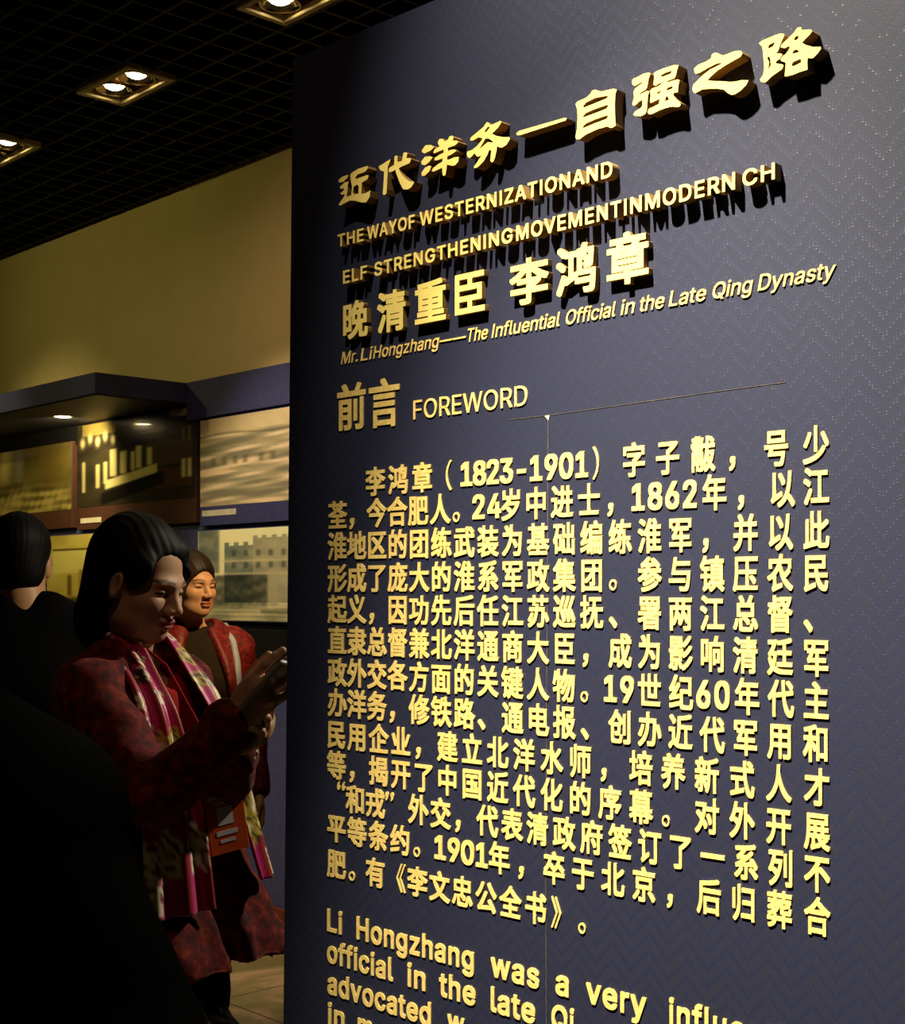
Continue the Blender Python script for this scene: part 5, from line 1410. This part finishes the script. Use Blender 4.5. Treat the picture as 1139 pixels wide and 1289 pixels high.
# ---- the woman in the zipped jacket, farther back
Bf = Frame(-0.89, 4.74, -62)
hc = np.array([-0.878, 4.68, 1.525]); HR = rot(-40, 2); HS = 0.91; zB = 1.335
B_SK = (0.62, 0.34, 0.17)
arms = [(Bf.p(0, sg * 0.165, 1.30), Bf.p(-0.02, sg * 0.225, 1.03), Bf.p(0.10, sg * 0.20, 0.82)) for sg in (-1, 1)]
hv, hf = head_mesh(hc, HR, HS, Bf.p(-0.01, 0, zB), h=0.003)
F = Field(Bf.o + np.array([-0.4, -0.45, 0.62]), Bf.o + np.array([0.45, 0.4, 0.92]), 0.0035)
for sg, (sh, el, wr) in zip((-1, 1), arms):
    hand_parts(F, wr, np.array([0, 0, -1.0]) + 0.3 * Bf.F, sg * Bf.L, -sg, (18, 20, 22, 24), (30, 10))
hdv, hdf = F.mesh()
bv_, bf_ = bare_body(Bf, zB, 0.88, arms, 0.16)
wb = finish(Bf.o.copy(), 'person', [(hv, hf), (hdv, hdf), (bv_, bf_)],
            np.concatenate([head_tint(hv, hc, HR, HS, B_SK, (0.40, 0.10, 0.06), (0.03, 0.02, 0.012)), np.tile(B_SK, (len(hdv) + len(bv_), 1))]))
tag(wb, 'woman with lamp-lit face in red zipped jacket over black top, behind the floral-scarf woman', 'person')
M_BROWNHAIR = simple('dark_brown_hair', (0.022, 0.011, 0.005, 1), 0.5, spec=0.2, scale=120, mapscale=(1, 1, 0.15), bmp=0.2)
wear(wb, 'hair', hair_mesh(hc, HR, HS, 'short_woman', 0.0038), M_BROWNHAIR)
M_TOP = simple('black_brown_top', srgb(44, 34, 20), 0.85, spec=0.15, scale=200, bmp=0.1)
F = Field(Bf.o + np.array([-0.30, -0.30, 0.80]), Bf.o + np.array([0.30, 0.30, 1.46]), 0.008)
trunk(F, 0.006, Bf, zB)
F.cone(Bf.p(-0.012, 0, zB - 0.02), Bf.p(-0.008, 0, zB + 0.055), 0.062, 0.054, 0.02)
F.cone(Bf.p(-0.008, 0, zB + 0.052), Bf.p(0.0, 0, zB + 0.15), 0.060, 0.064, 0.004, 'sub')
wear(wb, 'top', F.mesh(), M_TOP)
F = Field(Bf.o + np.array([-0.40, -0.40, 0.70]), Bf.o + np.array([0.40, 0.40, 1.46]), 0.0075)
trunk(F, 0.024, Bf, zB)
F.ell(Bf.p(0.01, 0, 0.90), (0.145, 0.185, 0.19), Bf.R, 0.05)
F.ell(Bf.p(0.20, 0.0, 1.10), (0.19, 0.085, 0.42), Bf.R, 0.012, 'sub')
F.cone(Bf.p(-0.02, 0, zB), Bf.p(0.04, 0, zB + 0.15), 0.066, 0.085, 0.01, 'sub')
F.half((0, 0, 0.78), (0, 0, -1))
for sh, el, wr in arms:
    F.cone(sh, el, 0.062, 0.054, 0.03); F.cone(el, el + (wr - el) * 0.96, 0.054, 0.044, 0.02)
V, f = F.mesh()
V = V + vnormals(V, f) * wobble(V, 0.004, 34, 12)[:, None]
M_REDJ = simple('red_shell_jacket', srgb(138, 32, 26), 0.55, spec=0.4, scale=70, c2=srgb(84, 16, 16), bmp=0.2)
jk = wear(wb, 'jacket', (V, f), M_REDJ)
M_PIPE = simple('pale_grey_piping', srgb(170, 176, 190), 0.5)
def on_front(fr, l, z, out):
    y = l; x = 0.132 * math.sqrt(max(0.05, 1 - (y / 0.20) ** 2)) + out
    return fr.p(x, l, z)
mb = MB()
for sg in (-1, 1):
    mb.tube([Bf.p(0.015, sg * 0.112, zB + 0.056), Bf.p(0.078, sg * 0.122, zB - 0.005), Bf.p(0.112, sg * 0.124, zB - 0.07), Bf.p(0.140, sg * 0.122, zB - 0.15), Bf.p(0.128, sg * 0.130, zB - 0.24)], 0.013, 8, 0.7)
wear(jk, 'piping', (np.array(mb.v) - np.array(wb.location), mb.f), M_PIPE)
wear(wb, 'trousers', legs(Bf, 0.86), M_DKCLOTH)
for sg in (-1, 1):
    wear(wb, 'shoe', shoe(Bf, sg), M_SHOE)

# ---- the man seen from behind
Cf = Frame(-1.09, 3.57, 108)
hc = np.array([-1.122, 3.60, 1.577]); HR = rot(104, 6); HS = 1.0; zC = 1.40
C_SK = (0.55, 0.29, 0.13)
arms = [(Cf.p(0, sg * 0.185, 1.36), Cf.p(0.0, sg * 0.25, 1.08), Cf.p(0.12, sg * 0.22, 0.86)) for sg in (-1, 1)]
hv, hf = head_mesh(hc, HR, HS, Cf.p(-0.02, 0, zC), False, 0.003)
F = Field(Cf.o + np.array([-0.45, -0.45, 0.66]), Cf.o + np.array([0.45, 0.45, 0.96]), 0.004)
for sg, (sh, el, wr) in zip((-1, 1), arms):
    hand_parts(F, wr, np.array([0, 0, -1.0]) + 0.3 * Cf.F, sg * Cf.L, -sg, (18, 20, 22, 24), (30, 10), 1.08)
hdv, hdf = F.mesh()
bv_, bf_ = bare_body(Cf, zC, 0.92, arms, 0.175)
wc = finish(Cf.o.copy(), 'person', [(hv, hf), (hdv, hdf), (bv_, bf_)],
            np.concatenate([head_tint(hv, hc, HR, HS, C_SK, (0.3, 0.1, 0.08), (0.02, 0.014, 0.01)), np.tile(C_SK, (len(hdv) + len(bv_), 1))]))
tag(wc, 'man in black seen from behind at the left, facing the olive photographs', 'person')
wear(wc, 'hair', hair_mesh(hc, HR, HS, 'man', 0.0038), M_HAIR)
def coat(fr, z0, arms, g, hem, wS=0.165, collar=True):
    F = Field(fr.o + np.array([-0.50, -0.50, hem - 0.03]), fr.o + np.array([0.50, 0.50, z0 + 0.12]), 0.009)
    F.ell(fr.p(0.0, 0, z0 - 0.15), (0.125 + g, 0.175 + g, 0.20 + g), fr.R)
    F.ell(fr.p(0.01, 0, z0 - 0.40), (0.125 + g, 0.165 + g, 0.20 + g), fr.R, 0.06)
    F.ell(fr.p(0.0, 0, z0 - 0.58), (0.13 + g, 0.18 + g, 0.16 + g), fr.R, 0.06)
    for sg in (-1, 1):
        F.cone(fr.p(-0.02, sg * 0.05, z0 + 0.035), fr.p(0, sg * wS, z0 - 0.035), 0.048 + g, 0.055 + g, 0.04)
    if collar:
        F.cone(fr.p(-0.02, 0, z0 + 0.02), fr.p(-0.015, 0, z0 + 0.075), 0.074, 0.068, 0.02)
        F.cone(fr.p(-0.015, 0, z0 + 0.07), fr.p(0.0, 0, z0 + 0.2), 0.062, 0.070, 0.004, 'sub')
    F.half((0, 0, hem), (0, 0, -1))
    for sh, el, wr in arms:
        F.cone(sh, el, 0.060 + g, 0.052 + g, 0.03); F.cone(el, el + (wr - el) * 0.95, 0.052 + g, 0.042 + g, 0.02)
    V, f = F.mesh()
    return V + vnormals(V, f) * wobble(V, 0.006, 24, 15)[:, None], f
wear(wc, 'jacket', coat(Cf, zC, arms, 0.012, 0.80, collar=False), M_DKCLOTH)
wear(wc, 'trousers', legs(Cf, 0.90), M_DKCLOTH)
for sg in (-1, 1):
    wear(wc, 'shoe', shoe(Cf, sg), M_SHOE)

# ---- the dark figure close to the camera, cut by the left edge
Df = Frame(-0.50, 1.16, 82)
hc = Df.p(0.03, 0.05, 1.60); HR = rot(78, 8); HS = 1.0; zD = 1.36
D_SK = (0.5, 0.28, 0.15)
r_arm = (np.array([-0.345, 1.12, 1.295]), np.array([-0.262, 1.09, 1.120]), np.array([-0.165, 1.15, 0.93]))
l_arm = (Df.p(0, 0.18, 1.31), Df.p(0.0, 0.25, 1.04), Df.p(0.14, 0.20, 0.84))
hv, hf = head_mesh(hc, HR, HS, Df.p(-0.02, 0, zD), False, 0.004)
F = Field(Df.o + np.array([-0.45, -0.40, 0.62]), Df.o + np.array([0.50, 0.45, 0.95]), 0.004)
hand_parts(F, r_arm[2], np.array([0.25, 0.5, -0.8]), np.array([0.9, -0.2, 0.2]), 1, (30, 32, 34, 36), (30, 10))
hand_parts(F, l_arm[2], np.array([0, 0.3, -1.0]), np.array([-1.0, 0, 0]), -1, (20, 20, 22, 24), (30, 10))
hdv, hdf = F.mesh()
bv_, bf_ = bare_body(Df, zD, 0.90, [r_arm, l_arm], 0.17)
wd = finish(Df.o.copy(), 'person', [(hv, hf), (hdv, hdf), (bv_, bf_)],
            np.concatenate([head_tint(hv, hc, HR, HS, D_SK, (0.3, 0.1, 0.08), (0.02, 0.014, 0.01)), np.tile(D_SK, (len(hdv) + len(bv_), 1))]))
tag(wd, 'dark unlit figure in black, cut by the left edge in the lower corner', 'person')
wear(wd, 'hair', hair_mesh(hc, HR, HS, 'man', 0.005), M_HAIR)
M_DEEP = simple('deep_black_wool', (0.0025, 0.0025, 0.0022, 1), 1.0, spec=0.0, scale=220, bmp=0.2)
wear(wd, 'jacket', coat(Df, zD, [r_arm, l_arm], 0.016, 0.70), M_DEEP)
wear(wd, 'trousers', legs(Df, 0.88), M_DKCLOTH)
for sg in (-1, 1):
    wear(wd, 'shoe', shoe(Df, sg), M_SHOE)
